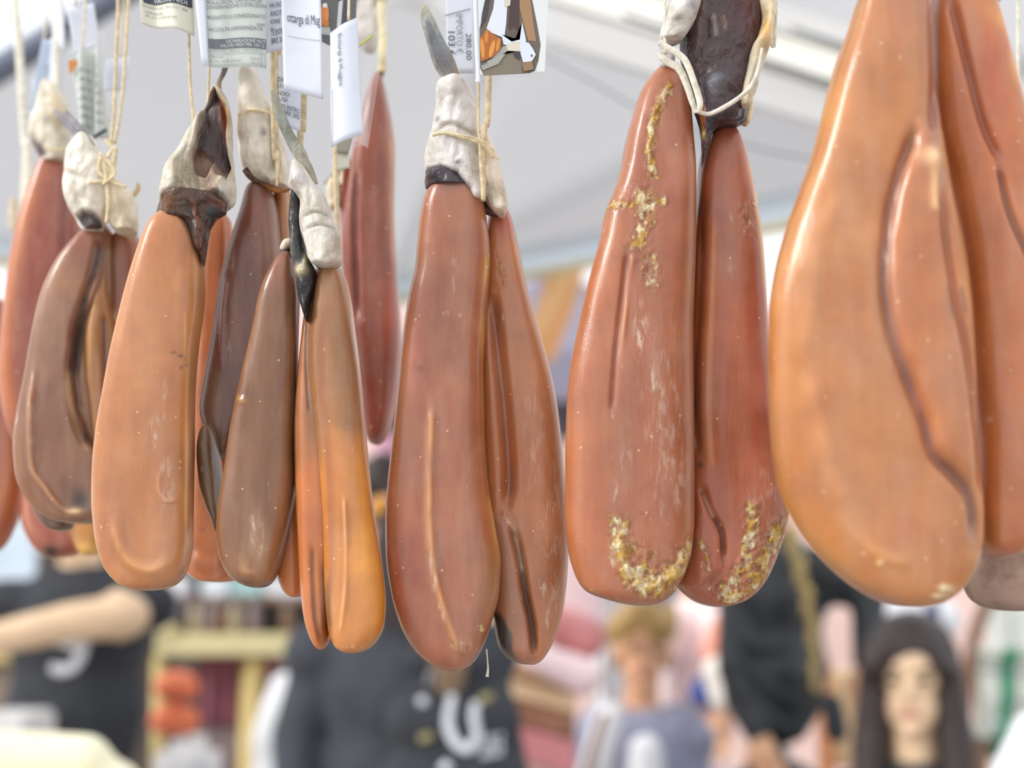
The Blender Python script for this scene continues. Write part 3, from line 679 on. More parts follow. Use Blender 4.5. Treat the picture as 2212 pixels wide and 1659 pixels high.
psweep('wrap', [(825, 156), (826, 90), (824, 20), (822, -60)], [10, 9, 10, 12], .5, Y - .004, MEMB, rG, col=(234, 222, 176), noise_amp=.15)
loft('wrap', [(800, -80), (768, -40), (762, 20), (770, 80), (800, 110)], [(800, -80), (840, -50), (846, 0), (838, 50), (800, 110)], Y + .01, .012, (214, 206, 200), MEMB, rG, [('blob', 765, 0, 14, 40, 0, (96, 74, 74), .8)], nphi=52, rings=50, wob=(.004, 60), seed=24)
psweep('fin', [(742, 360), (718, 382), (702, 398)], [7, 7, 5], .3, Y + .004, FIN, rG, col=(150, 146, 128))
loft('pale_tip', [(718, 386), (706, 410), (712, 440), (718, 455)], [(718, 386), (738, 400), (740, 430), (718, 455)], Y + .006, .006, (230, 220, 196), MEMB, rG, nphi=33, rings=30)
psweep('string', [(729, 570), (727, 440), (724, 300), (718, -560)], [5, 6, 6.5, 7.5], .6, Y - .08, TWINE, rG, seg=8)
psweep('string', [(737, 400), (741, 330), (738, 300)], 3.4, .8, Y - .07, TWINE, rG, seg=8)
psweep('string', [(758, 90), (750, 30), (738, -560)], [5, 5, 6], .6, Y - .07, TWINE, rG, seg=8)

# --- E: brown lobe and amber lobe
Y = .655
rE = roe(700, 1410, Y, 'roe pair with one olive-brown lobe and one translucent amber lobe, black sinew between')
loft('lobe', [(628, 545), (603, 560), (584, 590), (562, 640), (548, 700), (532, 770), (515, 850), (500, 930), (488, 1010), (478, 1080), (475, 1140), (480, 1195), (498, 1240), (530, 1264), (558, 1270)],
     [(628, 545), (642, 580), (648, 660), (648, 780), (645, 880), (641, 960), (638, 1040), (630, 1110), (620, 1170), (606, 1225), (584, 1262), (558, 1270)], Y, .0150, (132, 84, 56), ROE, rE,
     [('blob', 620, 600, 22, 50, 0, (144, 76, 54), .7), ('line', [(570, 640), (545, 740), (528, 840)], 10, .0004, (166, 112, 66), .6), ('blob', 560, 1230, 60, 30, 0, (156, 104, 62), .6),
      ('blob', 610, 1090, 22, 50, 0, (170, 112, 70), .5), ('blob', 568, 1150, 16, 40, .0005, (178, 136, 106), .7), ('white', 570, 1165, 12, 36, .8), ('wline', [(556, 1120), (572, 1170), (584, 1200)], 6, .7),
      ('line', [(520, 862), (532, 872), (546, 876)], 4, .0008, (204, 156, 66), .8), ('line', [(556, 690), (566, 640), (586, 590)], 6, .0004, (176, 120, 70), .5), ('wline', [(596, 1040), (590, 1080)], 4, .6),
      ('line', [(540, 1210), (546, 1236), (580, 1246)], 9, .001, (196, 146, 86), .6)], n=2.7, nphi=114, rings=200, seed=25)
upper_shade = ('poly', [(600, 540), (820, 540), (820, 935), (740, 960), (690, 1000), (600, 1030)], 34, 0, (146, 98, 56), .92)  # awning shade on the upper part, painted brown over the sunlit amber
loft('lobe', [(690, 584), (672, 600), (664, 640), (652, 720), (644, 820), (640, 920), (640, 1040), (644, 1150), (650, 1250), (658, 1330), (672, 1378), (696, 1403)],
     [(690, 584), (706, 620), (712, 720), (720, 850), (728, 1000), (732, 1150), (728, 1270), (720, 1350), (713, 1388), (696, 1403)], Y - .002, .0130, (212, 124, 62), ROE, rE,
     [upper_shade, ('line', [(682, 1180), (684, 1250), (690, 1340), (704, 1396)], 6, -.0012, (120, 76, 46), .75), ('line', [(704, 1200), (708, 1290), (708, 1390)], 10, 0, (104, 68, 42), .8),
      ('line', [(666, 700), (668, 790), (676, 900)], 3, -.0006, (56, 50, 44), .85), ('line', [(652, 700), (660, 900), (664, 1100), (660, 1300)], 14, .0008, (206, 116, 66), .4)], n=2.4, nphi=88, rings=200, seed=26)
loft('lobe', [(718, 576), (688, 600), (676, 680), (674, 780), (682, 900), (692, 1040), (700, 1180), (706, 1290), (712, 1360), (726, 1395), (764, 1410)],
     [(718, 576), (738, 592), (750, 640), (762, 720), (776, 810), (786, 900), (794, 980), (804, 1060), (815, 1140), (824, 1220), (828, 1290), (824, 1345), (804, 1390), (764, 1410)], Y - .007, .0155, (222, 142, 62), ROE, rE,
     [upper_shade, ('line', [(704, 700), (712, 900), (722, 1100), (724, 1300)], 14, -.0010, (170, 96, 52), .6), ('line', [(716, 1240), (718, 1320), (722, 1380)], 9, -.001, (104, 70, 44), .75),
      ('line', [(752, 1080), (756, 1240), (744, 1370)], 4, .0010, (236, 176, 116), .7), ('blob', 800, 1150, 26, 180, 0, (240, 166, 62), .8), ('white', 770, 1396, 24, 5, .4)], n=2.6, nphi=110, rings=220, seed=27)  # tall amber blob: backlit glow of the right side as colour
loft('lobe', [(630, 1000), (610, 1080), (600, 1160), (596, 1230), (606, 1266), (636, 1290)], [(630, 1000), (650, 1060), (660, 1150), (664, 1230), (658, 1280), (636, 1290)], Y + .014, .010, (222, 130, 62), ROE, rE, [], n=2.3, nphi=48, rings=80, seed=27)
loft('black_sinew', [(634, 412), (627, 440), (628, 480), (634, 540), (640, 590), (646, 640), (656, 672), (664, 696)], [(634, 412), (652, 428), (654, 480), (664, 550), (682, 590), (680, 620), (670, 660), (664, 696)], Y - .016, .007, (44, 44, 48), DARK, rE,
     [('line', [(634, 500), (640, 560), (645, 590)], 8, .002, (110, 112, 104), .8), ('line', [(662, 500), (664, 550), (666, 590)], 4, .002, (150, 136, 104), .8), ('blob', 655, 592, 12, 9, .0015, (222, 208, 168), .95)], n=2.1, nphi=52, rings=80, wob=(.0035, 80), fine=(.001, 200), seed=28)
loft('wrap', [(636, 352), (628, 400), (642, 420), (652, 440), (658, 490), (668, 530), (676, 570), (706, 580)], [(636, 352), (660, 366), (684, 400), (704, 430), (718, 470), (732, 520), (734, 560), (706, 580)], Y - .020, .012, (214, 208, 198), MEMB, rE,
     [('line', [(660, 480), (690, 472), (722, 482)], 3, -.002, (160, 150, 136), .7), ('line', [(664, 506), (700, 498), (728, 506)], 3, -.002, (150, 140, 126), .7), ('blob', 650, 400, 16, 18, .002, (224, 226, 230), .7), ('blob', 700, 410, 12, 10, -.001, (150, 140, 128), .6)], n=2.2, nphi=66, rings=90, wob=(.003, 60), fine=(.0014, 150), seed=29)
psweep('dark_rim', [(606, 560), (614, 545), (630, 536), (640, 552)], [4, 6, 7, 5], .8, Y - .008, DARK, rE, col=(44, 40, 40), noise_amp=.5)
psweep('pale_rim', [(610, 540), (620, 524), (636, 526)], [7, 9, 5], .7, Y + .004, MEMB, rE, col=(224, 218, 200), noise_amp=.3)
psweep('dark_rim', [(684, 586), (706, 584), (736, 590)], [7, 10, 7], .8, Y - .008, DARK, rE, col=(96, 64, 48), noise_amp=.3)
psweep('fin', [(676, 400), (662, 360), (640, 320)], [12, 12, 8], .3, Y - .022, FIN, rE, col=(156, 152, 136), noise_amp=.2)

# --- F: centre pair
Y = .66
rF = roe(985, 1448, Y, 'largest central roe pair, dusky orange with a drip of oil, below a price tag')
loft('lobe', [(972, 392), (942, 402), (926, 424), (914, 470), (908, 530), (904, 580), (890, 640), (876, 720), (864, 800), (854, 880), (845, 960), (837, 1040), (833, 1120), (834, 1200), (842, 1270), (862, 1345), (895, 1405), (935, 1437), (985, 1448)],
     [(972, 392), (1012, 402), (1036, 430), (1050, 490), (1058, 560), (1056, 630), (1050, 720), (1046, 820), (1046, 920), (1052, 1010), (1060, 1080), (1070, 1150), (1078, 1210), (1076, 1280), (1062, 1340), (1040, 1400), (1015, 1437), (985, 1448)], Y, .0165, (178, 108, 84), ROE, rF,
     [('blob', 975, 400, 40, 34, 0, (98, 74, 78), .8), ('line', [(930, 560), (906, 740), (888, 900)], 22, .0008, (186, 118, 102), .5), ('blob', 985, 600, 60, 180, 0, (160, 104, 78), .5), ('blob', 880, 1250, 50, 150, 0, (164, 86, 70), .55),
      ('line', [(938, 880), (932, 1040), (938, 1200), (958, 1300), (990, 1386), (1020, 1400)], 9, .0014, (214, 156, 104), .65), ('wline', [(938, 1180), (946, 1280), (976, 1360)], 7, .5), ('wline', [(984, 560), (986, 640)], 8, .25), ('wline', [(962, 690), (1000, 694)], 3, .7),
      ('line', [(1054, 560), (1048, 800), (1050, 980)], 5, .0006, (220, 172, 66), .9), ('line', [(1060, 1080), (1076, 1220)], 5, .0006, (216, 168, 76), .9), ('blob', 1062, 1260, 14, 60, 0, (160, 120, 76), .8),
      ('crust', [(1036, 1350), (1042, 1358)], 7, 1.0), ('crust', [(985, 1390), (1010, 1402)], 14, .5), ('crust', [(1056, 560), (1054, 590)], 5, .8), ('white', 1000, 1392, 26, 10, .6), ('blob', 912, 808, 5, 4, 0, (110, 76, 84), .7),
      ('line', [(980, 780), (990, 830)], 3, 0, (150, 86, 66), .5), ('blob', 884, 1120, 20, 60, .0004, (188, 112, 74), .6)], n=3.0, nphi=135, rings=240, seed=30)
loft('lobe', [(1078, 440), (1060, 458), (1052, 520), (1046, 620), (1038, 760), (1034, 900), (1036, 1060), (1048, 1200), (1062, 1320), (1072, 1385), (1095, 1420), (1150, 1435)],
     [(1078, 440), (1100, 462), (1116, 520), (1134, 600), (1154, 680), (1176, 760), (1194, 830), (1206, 900), (1214, 980), (1220, 1060), (1226, 1140), (1229, 1230), (1224, 1310), (1206, 1375), (1182, 1416), (1150, 1435)], Y + .014, .0155, (194, 122, 82), ROE, rF,
     [('line', [(1064, 640), (1076, 760), (1090, 900), (1098, 1050), (1088, 1110)], 14, -.0046, (142, 72, 48), .8), ('line', [(1080, 740), (1096, 880), (1104, 1010)], 6, 0, (196, 104, 46), .6),
      ('line', [(1104, 1130), (1122, 1200), (1134, 1280), (1148, 1350), (1152, 1415)], 8, -.0052, (92, 54, 52), .85),
      ('poly', [(1056, 1120), (1090, 1112), (1116, 1150), (1126, 1260), (1146, 1350), (1150, 1430), (1060, 1430)], 6, .0016, (156, 102, 76), .8),
      ('line', [(1090, 1116), (1112, 1150), (1120, 1190), (1128, 1240)], 3.5, .0010, (214, 176, 136), .8),
      ('poly', [(1050, 1330), (1080, 1325), (1106, 1368), (1110, 1400), (1134, 1432), (1050, 1425)], 7, 0, (40, 40, 42), 1.0),
      ('blob', 1130, 1405, 16, 26, .001, (170, 96, 74), .7), ('blob', 1090, 480, 22, 40, 0, (180, 92, 76), .8), ('line', [(1112, 520), (1150, 660), (1190, 830)], 10, 0, (220, 150, 84), .6),
      ('crust', [(1070, 560), (1086, 600), (1092, 630)], 6, .55), ('white', 1080, 700, 12, 14, .8), ('white', 1186, 1180, 24, 150, .55), ('wline', [(1170, 1260), (1190, 1350)], 12, .5), ('white', 1150, 960, 30, 110, .28), ('wline', [(1128, 1200), (1132, 1290)], 6, .7)], n=2.8, nphi=119, rings=230, seed=31)
loft('wrap', [(985, 172), (946, 190), (936, 230), (934, 280), (922, 320), (916, 360), (918, 388), (960, 398), (1010, 425), (1030, 440)], [(985, 172), (1010, 190), (1022, 240), (1030, 290), (1050, 340), (1058, 380), (1054, 425), (1030, 440)], Y - .006, .0125, (216, 212, 208), MEMB, rF,
     [('poly', [(912, 374), (950, 374), (990, 384), (1020, 420), (1034, 460), (900, 460)], 5, -.006, (66, 54, 60), .95), ('line', [(940, 296), (980, 286), (1030, 310)], 5, -.002, (150, 138, 118), .6), ('blob', 945, 268, 6, 6, 0, (140, 126, 116), .7),
      ('blob', 990, 368, 10, 6, 0, (80, 66, 66), .8), ('line', [(1010, 380), (1024, 410), (1036, 440)], 6, .002, (206, 206, 206), .7), ('crust', [(938, 286), (946, 292)], 6, 1)], n=2.2, nphi=79, rings=110, wob=(.003, 50), fine=(.0016, 150), seed=32)
loft('wrap', [(1042, 290), (1028, 330), (1036, 400), (1050, 440), (1076, 466), (1088, 468)], [(1042, 290), (1070, 330), (1086, 380), (1098, 420), (1101, 445), (1088, 468)], Y - .004, .011, (226, 216, 198), MEMB, rF,
     [('blob', 1090, 445, 5, 8, 0, (140, 130, 120), .6)], n=2.2, nphi=61, rings=70, wob=(.003, 60), fine=(.0012, 150), seed=33)
loft('dark_neck', [(950, 374), (922, 380), (917, 396), (922, 414), (950, 412), (1000, 410)], [(950, 374), (990, 382), (1020, 400), (1032, 424), (1025, 432), (1000, 410)], Y - .004, .0135, (66, 56, 64), DARK, rF, [('blob', 922, 398, 6, 12, 0, (110, 84, 74), .8)], n=2.2, nphi=52, rings=40, wob=(.0015, 80), seed=34)
psweep('dark_neck', [(1040, 440), (1056, 456), (1078, 462)], [8, 9, 7], .8, Y, DARK, rF, col=(86, 60, 60), noise_amp=.4)
finF = psweep('fin', [(918, 12), (922, 38), (940, 90), (964, 145), (988, 190)], [6, 14, 20, 23, 12], .18, Y - .012, FIN, rF, col=[(190, 186, 160), (152, 156, 148), (140, 146, 146), (150, 142, 136), (200, 176, 136)], noise_amp=.10)
for q in range(5):
    k = (q - 2) * 5.0
    psweep('fin_ray', [(924 + k * .4, 44), (938 + k * .9, 90), (962 + k * 1.3, 145), (982 + k * .8, 184)], [.8, 1.5, 1.7, 1.0], .8, Y - .0160, FIN, finF, seg=6, col=(112, 120, 130))
psweep('twine', [(934, 292), (960, 287), (1000, 296), (1040, 310), (1066, 340)], [4, 5, 6, 5, 4], .7, Y - .020, TWINE, rF, seg=8, noise_amp=.2)
psweep('twine', [(1000, 292), (1030, 300), (1060, 318), (1076, 345)], 2.6, .9, Y - .024, TWINE_O, rF, seg=8)
psweep('string', [(1043, 434), (1042, 380), (1036, 300), (1033, 170), (1030, -480)], [4, 6, 4, 3.2, 4], .8, Y - .022, TWINE_O, rF, seg=8)
psweep('string', [(1046, 434), (1046, 380), (1046, 280), (1056, 160), (1064, -480)], [3, 5, 7, 7, 7], .5, Y - .018, TWINE_O, rF, seg=8)
psweep('oil_drip', [(1051, 1402), (1053, 1425), (1054, 1445), (1052, 1462)], [2, 1.6, 2.2, 3.6], 1, Y + .004, plain('oil_drip', (224, 218, 200), .15, .02, 10, sss=.3), rF, seg=10)

# --- H: right of centre
Y = .64
rH = roe(1400, 1305, Y, 'roe pair flaked with yellow crust, twine crossed over its dark skin')
loft('lobe', [(1440, 148), (1412, 165), (1385, 205), (1364, 260), (1348, 315), (1338, 370), (1322, 425), (1310, 455), (1296, 520), (1276, 590), (1258, 665), (1244, 745), (1234, 830), (1226, 920), (1220, 1010), (1219, 1090), (1224, 1160), (1240, 1225), (1268, 1275), (1315, 1296), (1390, 1309)],
     [(1440, 148), (1468, 165), (1486, 215), (1496, 290), (1501, 380), (1500, 500), (1496, 620), (1494, 740), (1494, 860), (1497, 960), (1500, 1050), (1499, 1120), (1490, 1190), (1474, 1240), (1446, 1285), (1390, 1309)], Y, .0170, (186, 112, 86), ROE, rH,
     [('line', [(1400, 220), (1370, 330), (1350, 440)], 16, .0006, (176, 104, 84), .6), ('line', [(1350, 560), (1338, 660), (1326, 780), (1318, 900)], 6, -.0016, (164, 80, 60), .5), ('line', [(1363, 560), (1345, 680), (1334, 800)], 5, .0010, (214, 160, 124), .5),
      ('poly', [(1200, 440), (1345, 500), (1330, 700), (1314, 900), (1316, 1180), (1370, 1309), (1200, 1309)], 10, 0, (186, 108, 66), .55),
      ('line', [(1445, 200), (1418, 240), (1402, 290), (1394, 360), (1400, 395)], 5, .0010, (214, 156, 66), .85), ('crust', [(1440, 210), (1420, 245), (1400, 300), (1394, 370), (1404, 400)], 12, 1.0), ('blob', 1412, 270, 8, 34, -.0006, (170, 96, 40), .8),
      ('line', [(1302, 455), (1340, 462), (1378, 458), (1420, 455)], 5, -.0012, (200, 130, 54), .8), ('crust', [(1302, 452), (1345, 462), (1380, 455), (1425, 455)], 10, 1.0), ('crust', [(1380, 440), (1392, 500), (1372, 540)], 24, .9), ('crust', [(1330, 420), (1320, 455)], 8, .5),
      ('crust', [(1390, 570), (1400, 620)], 24, .6), ('white', 1378, 730, 12, 60, .95), ('white', 1400, 860, 14, 50, .8), ('white', 1334, 790, 8, 30, .7), ('white', 1425, 900, 40, 160, .40), ('wline', [(1324, 900), (1322, 1060), (1330, 1180)], 7, .5), ('white', 1440, 1040, 34, 90, .5), ('white', 1345, 1000, 20, 26, .4),
      ('line', [(1330, 1130), (1336, 1200), (1352, 1236), (1386, 1262), (1426, 1256), (1462, 1225), (1482, 1184)], 12, .0022, (216, 160, 90), .6),
      ('crust', [(1334, 1140), (1338, 1205), (1356, 1240), (1392, 1268), (1428, 1266), (1462, 1228), (1484, 1184)], 26, 1.0), ('crust', [(1376, 1234), (1400, 1268), (1430, 1248)], 34, 1.0), ('crust', [(1374, 1108), (1400, 1122)], 8, .5), ('crust', [(1352, 1180), (1400, 1210)], 24, .7), ('wline', [(1310, 1225), (1330, 1190)], 10, .6), ('wline', [(1340, 1296), (1400, 1306)], 10, .3),
      ('line', [(1498, 560), (1494, 760), (1497, 960)], 3, .0003, (176, 140, 128), .7)], n=3.0, nphi=140, rings=250, seed=35)
loft('lobe', [(1562, 276), (1536, 290), (1514, 340), (1502, 420), (1490, 560), (1486, 760), (1484, 950), (1480, 1100), (1470, 1190), (1462, 1250), (1490, 1290), (1550, 1311)],
     [(1562, 276), (1592, 296), (1610, 350), (1630, 440), (1646, 520), (1655, 600), (1660, 700), (1668, 820), (1680, 930), (1694, 1010), (1701, 1060), (1697, 1120), (1676, 1190), (1650, 1250), (1610, 1295), (1550, 1311)], Y + .010, .0160, (186, 104, 80), ROE, rH,
     [('line', [(1506, 420), (1504, 620), (1500, 860), (1506, 1000)], 9, -.0024, (150, 72, 38), .75), ('line', [(1528, 480), (1524, 700), (1522, 900), (1530, 1040)], 13, .0008, (206, 130, 70), .6), ('blob', 1570, 300, 30, 40, 0, (166, 88, 78), .7),
      ('line', [(1604, 340), (1640, 500), (1654, 620), (1664, 800)], 12, 0, (232, 152, 66), .85), ('line', [(1624, 440), (1640, 540), (1652, 640)], 7, 0, (238, 190, 76), .8), ('blob', 1620, 820, 30, 200, 0, (196, 98, 74), .5),  # amber lines paint the backlit glow of the right edge
      ('line', [(1508, 1060), (1524, 1110), (1546, 1150), (1552, 1210)], 6, -.0040, (130, 64, 48), .8), ('poly', [(1500, 1070), (1520, 1100), (1548, 1160), (1540, 1230), (1500, 1260), (1490, 1160)], 8, .0016, (188, 110, 84), .7), ('line', [(1512, 1078), (1530, 1120)], 4, .001, (232, 190, 160), .7),
      ('crust', [(1500, 1170), (1512, 1190), (1520, 1230)], 10, .8), ('crust', [(1546, 1270), (1562, 1290), (1590, 1284), (1620, 1250), (1640, 1200), (1672, 1140)], 22, 1.0), ('crust', [(1612, 1100), (1608, 1160), (1600, 1215), (1570, 1260)], 18, 1.0), ('crust', [(1698, 1040), (1690, 1120)], 10, .8), ('white', 1660, 1180, 36, 60, .75), ('white', 1640, 1080, 40, 60, .45),
      ('crust', [(1598, 470), (1612, 520)], 18, .7), ('white', 1562, 492, 6, 8, 1), ('crust', [(1632, 430), (1636, 445)], 6, .9), ('blob', 1694, 1070, 12, 30, 0, (240, 170, 50), .8), ('white', 1574, 600, 22, 30, .25), ('white', 1620, 1260, 30, 30, .6),
      ('blob', 1506, 1010, 5, 6, 0, (56, 44, 44), .9), ('blob', 1499, 880, 4, 14, 0, (90, 80, 84), .8)], n=2.7, nphi=130, rings=240, seed=36)
loft('dark_skin', [(1560, -130), (1500, -110), (1478, -60), (1470, 20), (1466, 90), (1470, 130), (1488, 180), (1502, 240), (1512, 285), (1516, 330), (1515, 360)], [(1560, -130), (1630, -110), (1648, -50), (1654, 30), (1648, 90), (1630, 140), (1622, 190), (1614, 240), (1600, 268), (1550, 276), (1528, 320), (1515, 360)], Y - .006, .014, (70, 54, 56), DARK, rH,
     [('blob', 1610, 40, 40, 60, 0, (88, 44, 44), .8), ('line', [(1510, 20), (1500, 110)], 9, .0015, (104, 80, 68), .6), ('line', [(1532, 60), (1538, 100)], 4, .0012, (170, 150, 140), .6), ('line', [(1554, 60), (1558, 90)], 3, .0012, (150, 110, 90), .6),
      ('blob', 1532, 205, 17, 22, .004, (128, 132, 144), .8), ('line', [(1512, 250), (1514, 290)], 5, .001, (150, 84, 30), .9), ('blob', 1505, 308, 9, 8, .003, (206, 176, 60), 1.0), ('blob', 1514, 300, 5, 8, .002, (226, 200, 100), .9), ('blob', 1530, 275, 8, 20, .001, (74, 86, 102), .8), ('blob', 1592, 250, 14, 12, .001, (64, 38, 38), .8)], n=2.3, nphi=88, rings=150, wob=(.003, 50), fine=(.0012, 170), seed=37)
loft('skin_flap', [(1490, -130), (1450, -80), (1446, 0), (1430, 50), (1426, 80), (1440, 92), (1462, 90)], [(1490, -130), (1520, -60), (1516, 0), (1506, 40), (1486, 70), (1462, 90)], Y - .018, .008, (216, 212, 206), MEMB, rH,
     [('blob', 1490, 26, 11, 14, -.001, (140, 144, 154), .8), ('blob', 1462, 56, 11, 10, -.001, (160, 152, 156), .7)], n=2.2, nphi=52, rings=70, wob=(.003, 70), fine=(.0012, 160), seed=38)
loft('skin_flap', [(1644, -120), (1632, -60), (1638, 0), (1646, 40), (1636, 80), (1622, 104), (1610, 150), (1600, 190), (1596, 220), (1604, 236)], [(1644, -120), (1672, -60), (1676, 10), (1668, 60), (1666, 90), (1652, 120), (1640, 160), (1628, 200), (1618, 230), (1604, 236)], Y - .014, .006, (222, 208, 178), MEMB, rH,
     [('blob', 1646, 70, 12, 34, 0, (232, 180, 96), .85), ('blob', 1620, 170, 14, 40, 0, (176, 172, 160), .7)], n=2.2, nphi=48, rings=90, wob=(.003, 70), fine=(.0012, 160), seed=39)
loft('pale_rim', [(1618, 214), (1606, 230), (1602, 262), (1612, 270)], [(1618, 214), (1626, 228), (1622, 256), (1612, 270)], Y - .002, .005, (234, 214, 170), MEMB, rH, nphi=33, rings=30, wob=(.001, 100))
loft('skin_edge', [(1430, 86), (1420, 110), (1424, 140), (1436, 150)], [(1430, 86), (1450, 100), (1460, 130), (1436, 150)], Y - .01, .007, (206, 206, 212), MEMB, rH, nphi=33, rings=30, wob=(.002, 90))
psweep('twine', [(1424, 90), (1440, 102), (1470, 120), (1484, 138), (1500, 180), (1512, 222), (1508, 244)], [8, 8, 8, 8, 7.5, 7.5, 4], .5, Y - .030, TWINE_W, rH, seg=10)
psweep('twine', [(1424, 112), (1436, 130), (1466, 148), (1482, 180), (1496, 222), (1504, 244)], [5, 9, 9, 8, 7, 4], .5, Y - .026, TWINE_W, rH, seg=10)
psweep('twine', [(1506, 240), (1530, 246), (1560, 234), (1600, 208), (1626, 180), (1640, 140), (1646, 104)], [5, 5, 5.5, 5, 5, 4, 3], .7, Y - .028, TWINE_W, rH, seg=10)
psweep('string', [(1438, 94), (1436, 30), (1440, -480)], [5, 4, 4], .7, Y - .022, TWINE_W, rH, seg=8)
psweep('string', [(1664, 80), (1676, 20), (1690, -480)], [4, 4, 4], .7, Y - .010, TWINE_W, rH, seg=8)
psweep('loose_fibre', [(1626, 438), (1636, 446), (1632, 420), (1640, 428)], 1.6, .9, Y - .004, TWINE, rH, seg=6)

# --- I: largest, at the right
Y = .55
rI = roe(1970, 1310, Y, 'largest and nearest roe, smooth orange, cut off by the right edge of the picture')
loft('lobe', [(1935, -90), (1885, -60), (1850, 0), (1834, 60), (1808, 140), (1782, 230), (1756, 320), (1726, 410), (1698, 500), (1676, 590), (1661, 680), (1656, 770), (1660, 870), (1668, 960), (1690, 1050), (1720, 1120), (1760, 1185), (1810, 1240), (1860, 1278), (1910, 1302), (1975, 1312)],
     [(1935, -90), (1985, -40), (2002, 60), (2012, 180), (2030, 300), (2052, 420), (2072, 540), (2084, 660), (2092, 780), (2102, 900), (2112, 1010), (2118, 1090), (2116, 1160), (2104, 1215), (2080, 1262), (2036, 1298), (1975, 1312)], Y, .0175, (204, 134, 86), ROE, rI,
     [('line', [(1960, 290), (1920, 400), (1896, 500), (1886, 610), (1896, 720), (1930, 830), (1966, 920), (1990, 990), (2040, 1040), (2078, 1090), (2082, 1180)], 14, -.0034, (150, 84, 70), .7),
      ('line', [(1902, 500), (1888, 600), (1894, 700), (1920, 800), (1960, 900), (1985, 980)], 5, 0, (112, 66, 74), .6), ('line', [(1990, 990), (2030, 1020), (2070, 1060), (2082, 1110), (2078, 1160)], 9, 0, (112, 62, 62), .7),
      ('wline', [(1906, 470), (1892, 560), (1890, 620)], 5, .6),
      ('poly', [(1960, 300), (1900, 500), (1890, 640), (1935, 820), (1990, 970), (2060, 1030), (2110, 1030), (2080, 700), (2040, 420), (2005, 300)], 30, .0014, (196, 112, 74), .35),
      ('line', [(2012, 420), (2022, 560), (2042, 700), (2070, 830), (2096, 960), (2106, 1080)], 12, -.0030, (178, 88, 44), .7), ('line', [(2020, 640), (2026, 700)], 4, 0, (96, 66, 56), .8), ('line', [(2050, 640), (2058, 690)], 4, 0, (96, 66, 56), .7),
      ('line', [(2000, 60), (2002, 170), (1998, 260), (1992, 330)], 14, -.0030, (150, 78, 60), .75), ('poly', [(1960, -60), (2010, -60), (2030, 300), (1985, 300)], 16, -.001, (170, 98, 76), .6),
      ('line', [(1790, 420), (1740, 560), (1722, 700), (1730, 850), (1770, 1030), (1830, 1150)], 22, .0010, (218, 152, 100), .55), ('line', [(1690, 600), (1672, 750), (1690, 950), (1750, 1130), (1850, 1250)], 22, 0, (196, 122, 58), .55),
      ('line', [(1800, 1130), (1870, 1200), (1950, 1220)], 14, .001, (224, 156, 96), .5), ('white', 2010, 1278, 20, 16, .95), ('blob', 2012, 1272, 14, 7, .0008, (236, 216, 178), .95), ('blob', 1998, 1288, 12, 5, .0008, (236, 216, 178), .9), ('blob', 1875, 1218, 8, 6, .0006, (238, 206, 150), .9), ('blob', 1930, 1150, 40, 30, 0, (180, 92, 62), .5),
      ('blob', 1992, 372, 20, 20, .0024, (240, 200, 160), 1.2), ('line', [(1993, 370), (1998, 470)], 11, .0020, (238, 192, 148), 1.0), ('blob', 1900, 720, 20, 20, 0, (150, 96, 66), .4), ('blob', 1925, 60, 40, 70, 0, (196, 124, 92), .5)], n=3.0, nphi=140, rings=250, seed=40)
loft('lobe', [(2070, -100), (2020, -40), (2004, 60), (2006, 180), (2024, 300), (2050, 420), (2078, 600), (2096, 800), (2108, 980), (2106, 1100), (2110, 1170), (2160, 1204)],
     [(2070, -100), (2120, -40), (2146, 30), (2170, 110), (2194, 200), (2220, 320), (2250, 500), (2270, 700), (2276, 900), (2262, 1060), (2230, 1160), (2160, 1204)], Y + .014, .0170, (206, 122, 78), ROE, rI,
     [('line', [(2030, 20), (2060, 150), (2100, 300), (2140, 380)], 10, -.0030, (160, 70, 44), .7), ('line', [(2130, 380), (2150, 480), (2190, 580), (2230, 680)], 7, -.0030, (120, 60, 48), .7), ('line', [(2120, 20), (2160, 120), (2200, 250)], 24, 0, (240, 166, 66), .8), ('blob', 2120, 180, 34, 80, 0, (196, 92, 62), .7),  # amber line at the upper right is painted backlight glow
      ('blob', 2120, 1150, 20, 40, 0, (190, 120, 56), .6), ('white', 2116, 915, 5, 6, 1), ('line', [(2206, 1100), (2230, 1170)], 10, 0, (90, 56, 44), .8)], n=2.7, nphi=109, rings=200, seed=41)
loft('neck_skin', [(2060, -170), (2010, -130), (2000, -70), (2004, -20), (2020, 0), (2060, 8)], [(2060, -170), (2120, -140), (2158, -70), (2160, -10), (2144, 16), (2060, 8)], Y + .010, .010, (150, 126, 96), MEMB, rI, [('blob', 2138, 6, 18, 24, 0, (90, 62, 60), .9), ('blob', 2030, 2, 10, 8, .001, (232, 226, 220), .9), ('crust', [(2006, 10), (2012, 40)], 8, .8)], nphi=55, rings=60, wob=(.002, 60), seed=42)
psweep('string', [(2040, -100), (2050, -600)], 6, .7, Y - .012, TWINE_W, rI, seg=8)

# --- brown sausage end at lower right
SAU = skin_mat('floury_sausage_skin', .95, .0, .5)
sg = thing('cured_sausage', WP(2180, 1320, .72), 'grey-brown rounded sausage end at the right edge below the nearest roe', 'sausage')
loft('casing', [(2190, 700), (2120, 760), (2092, 900), (2084, 1060), (2080, 1180), (2080, 1250), (2100, 1295), (2185, 1320)], [(2190, 700), (2250, 760), (2290, 900), (2306, 1060), (2308, 1200), (2300, 1270), (2260, 1306), (2185, 1320)], .72, .022, (158, 132, 118), SAU, sg, [], n=2.1, nphi=66, rings=100, wob=(.002, 40), fine=(.0008, 200), seed=43)
psweep('string', [(2190, 720), (2200, 0), (2205, -330)], 5, .8, .72, TWINE_W, sg, seg=8)

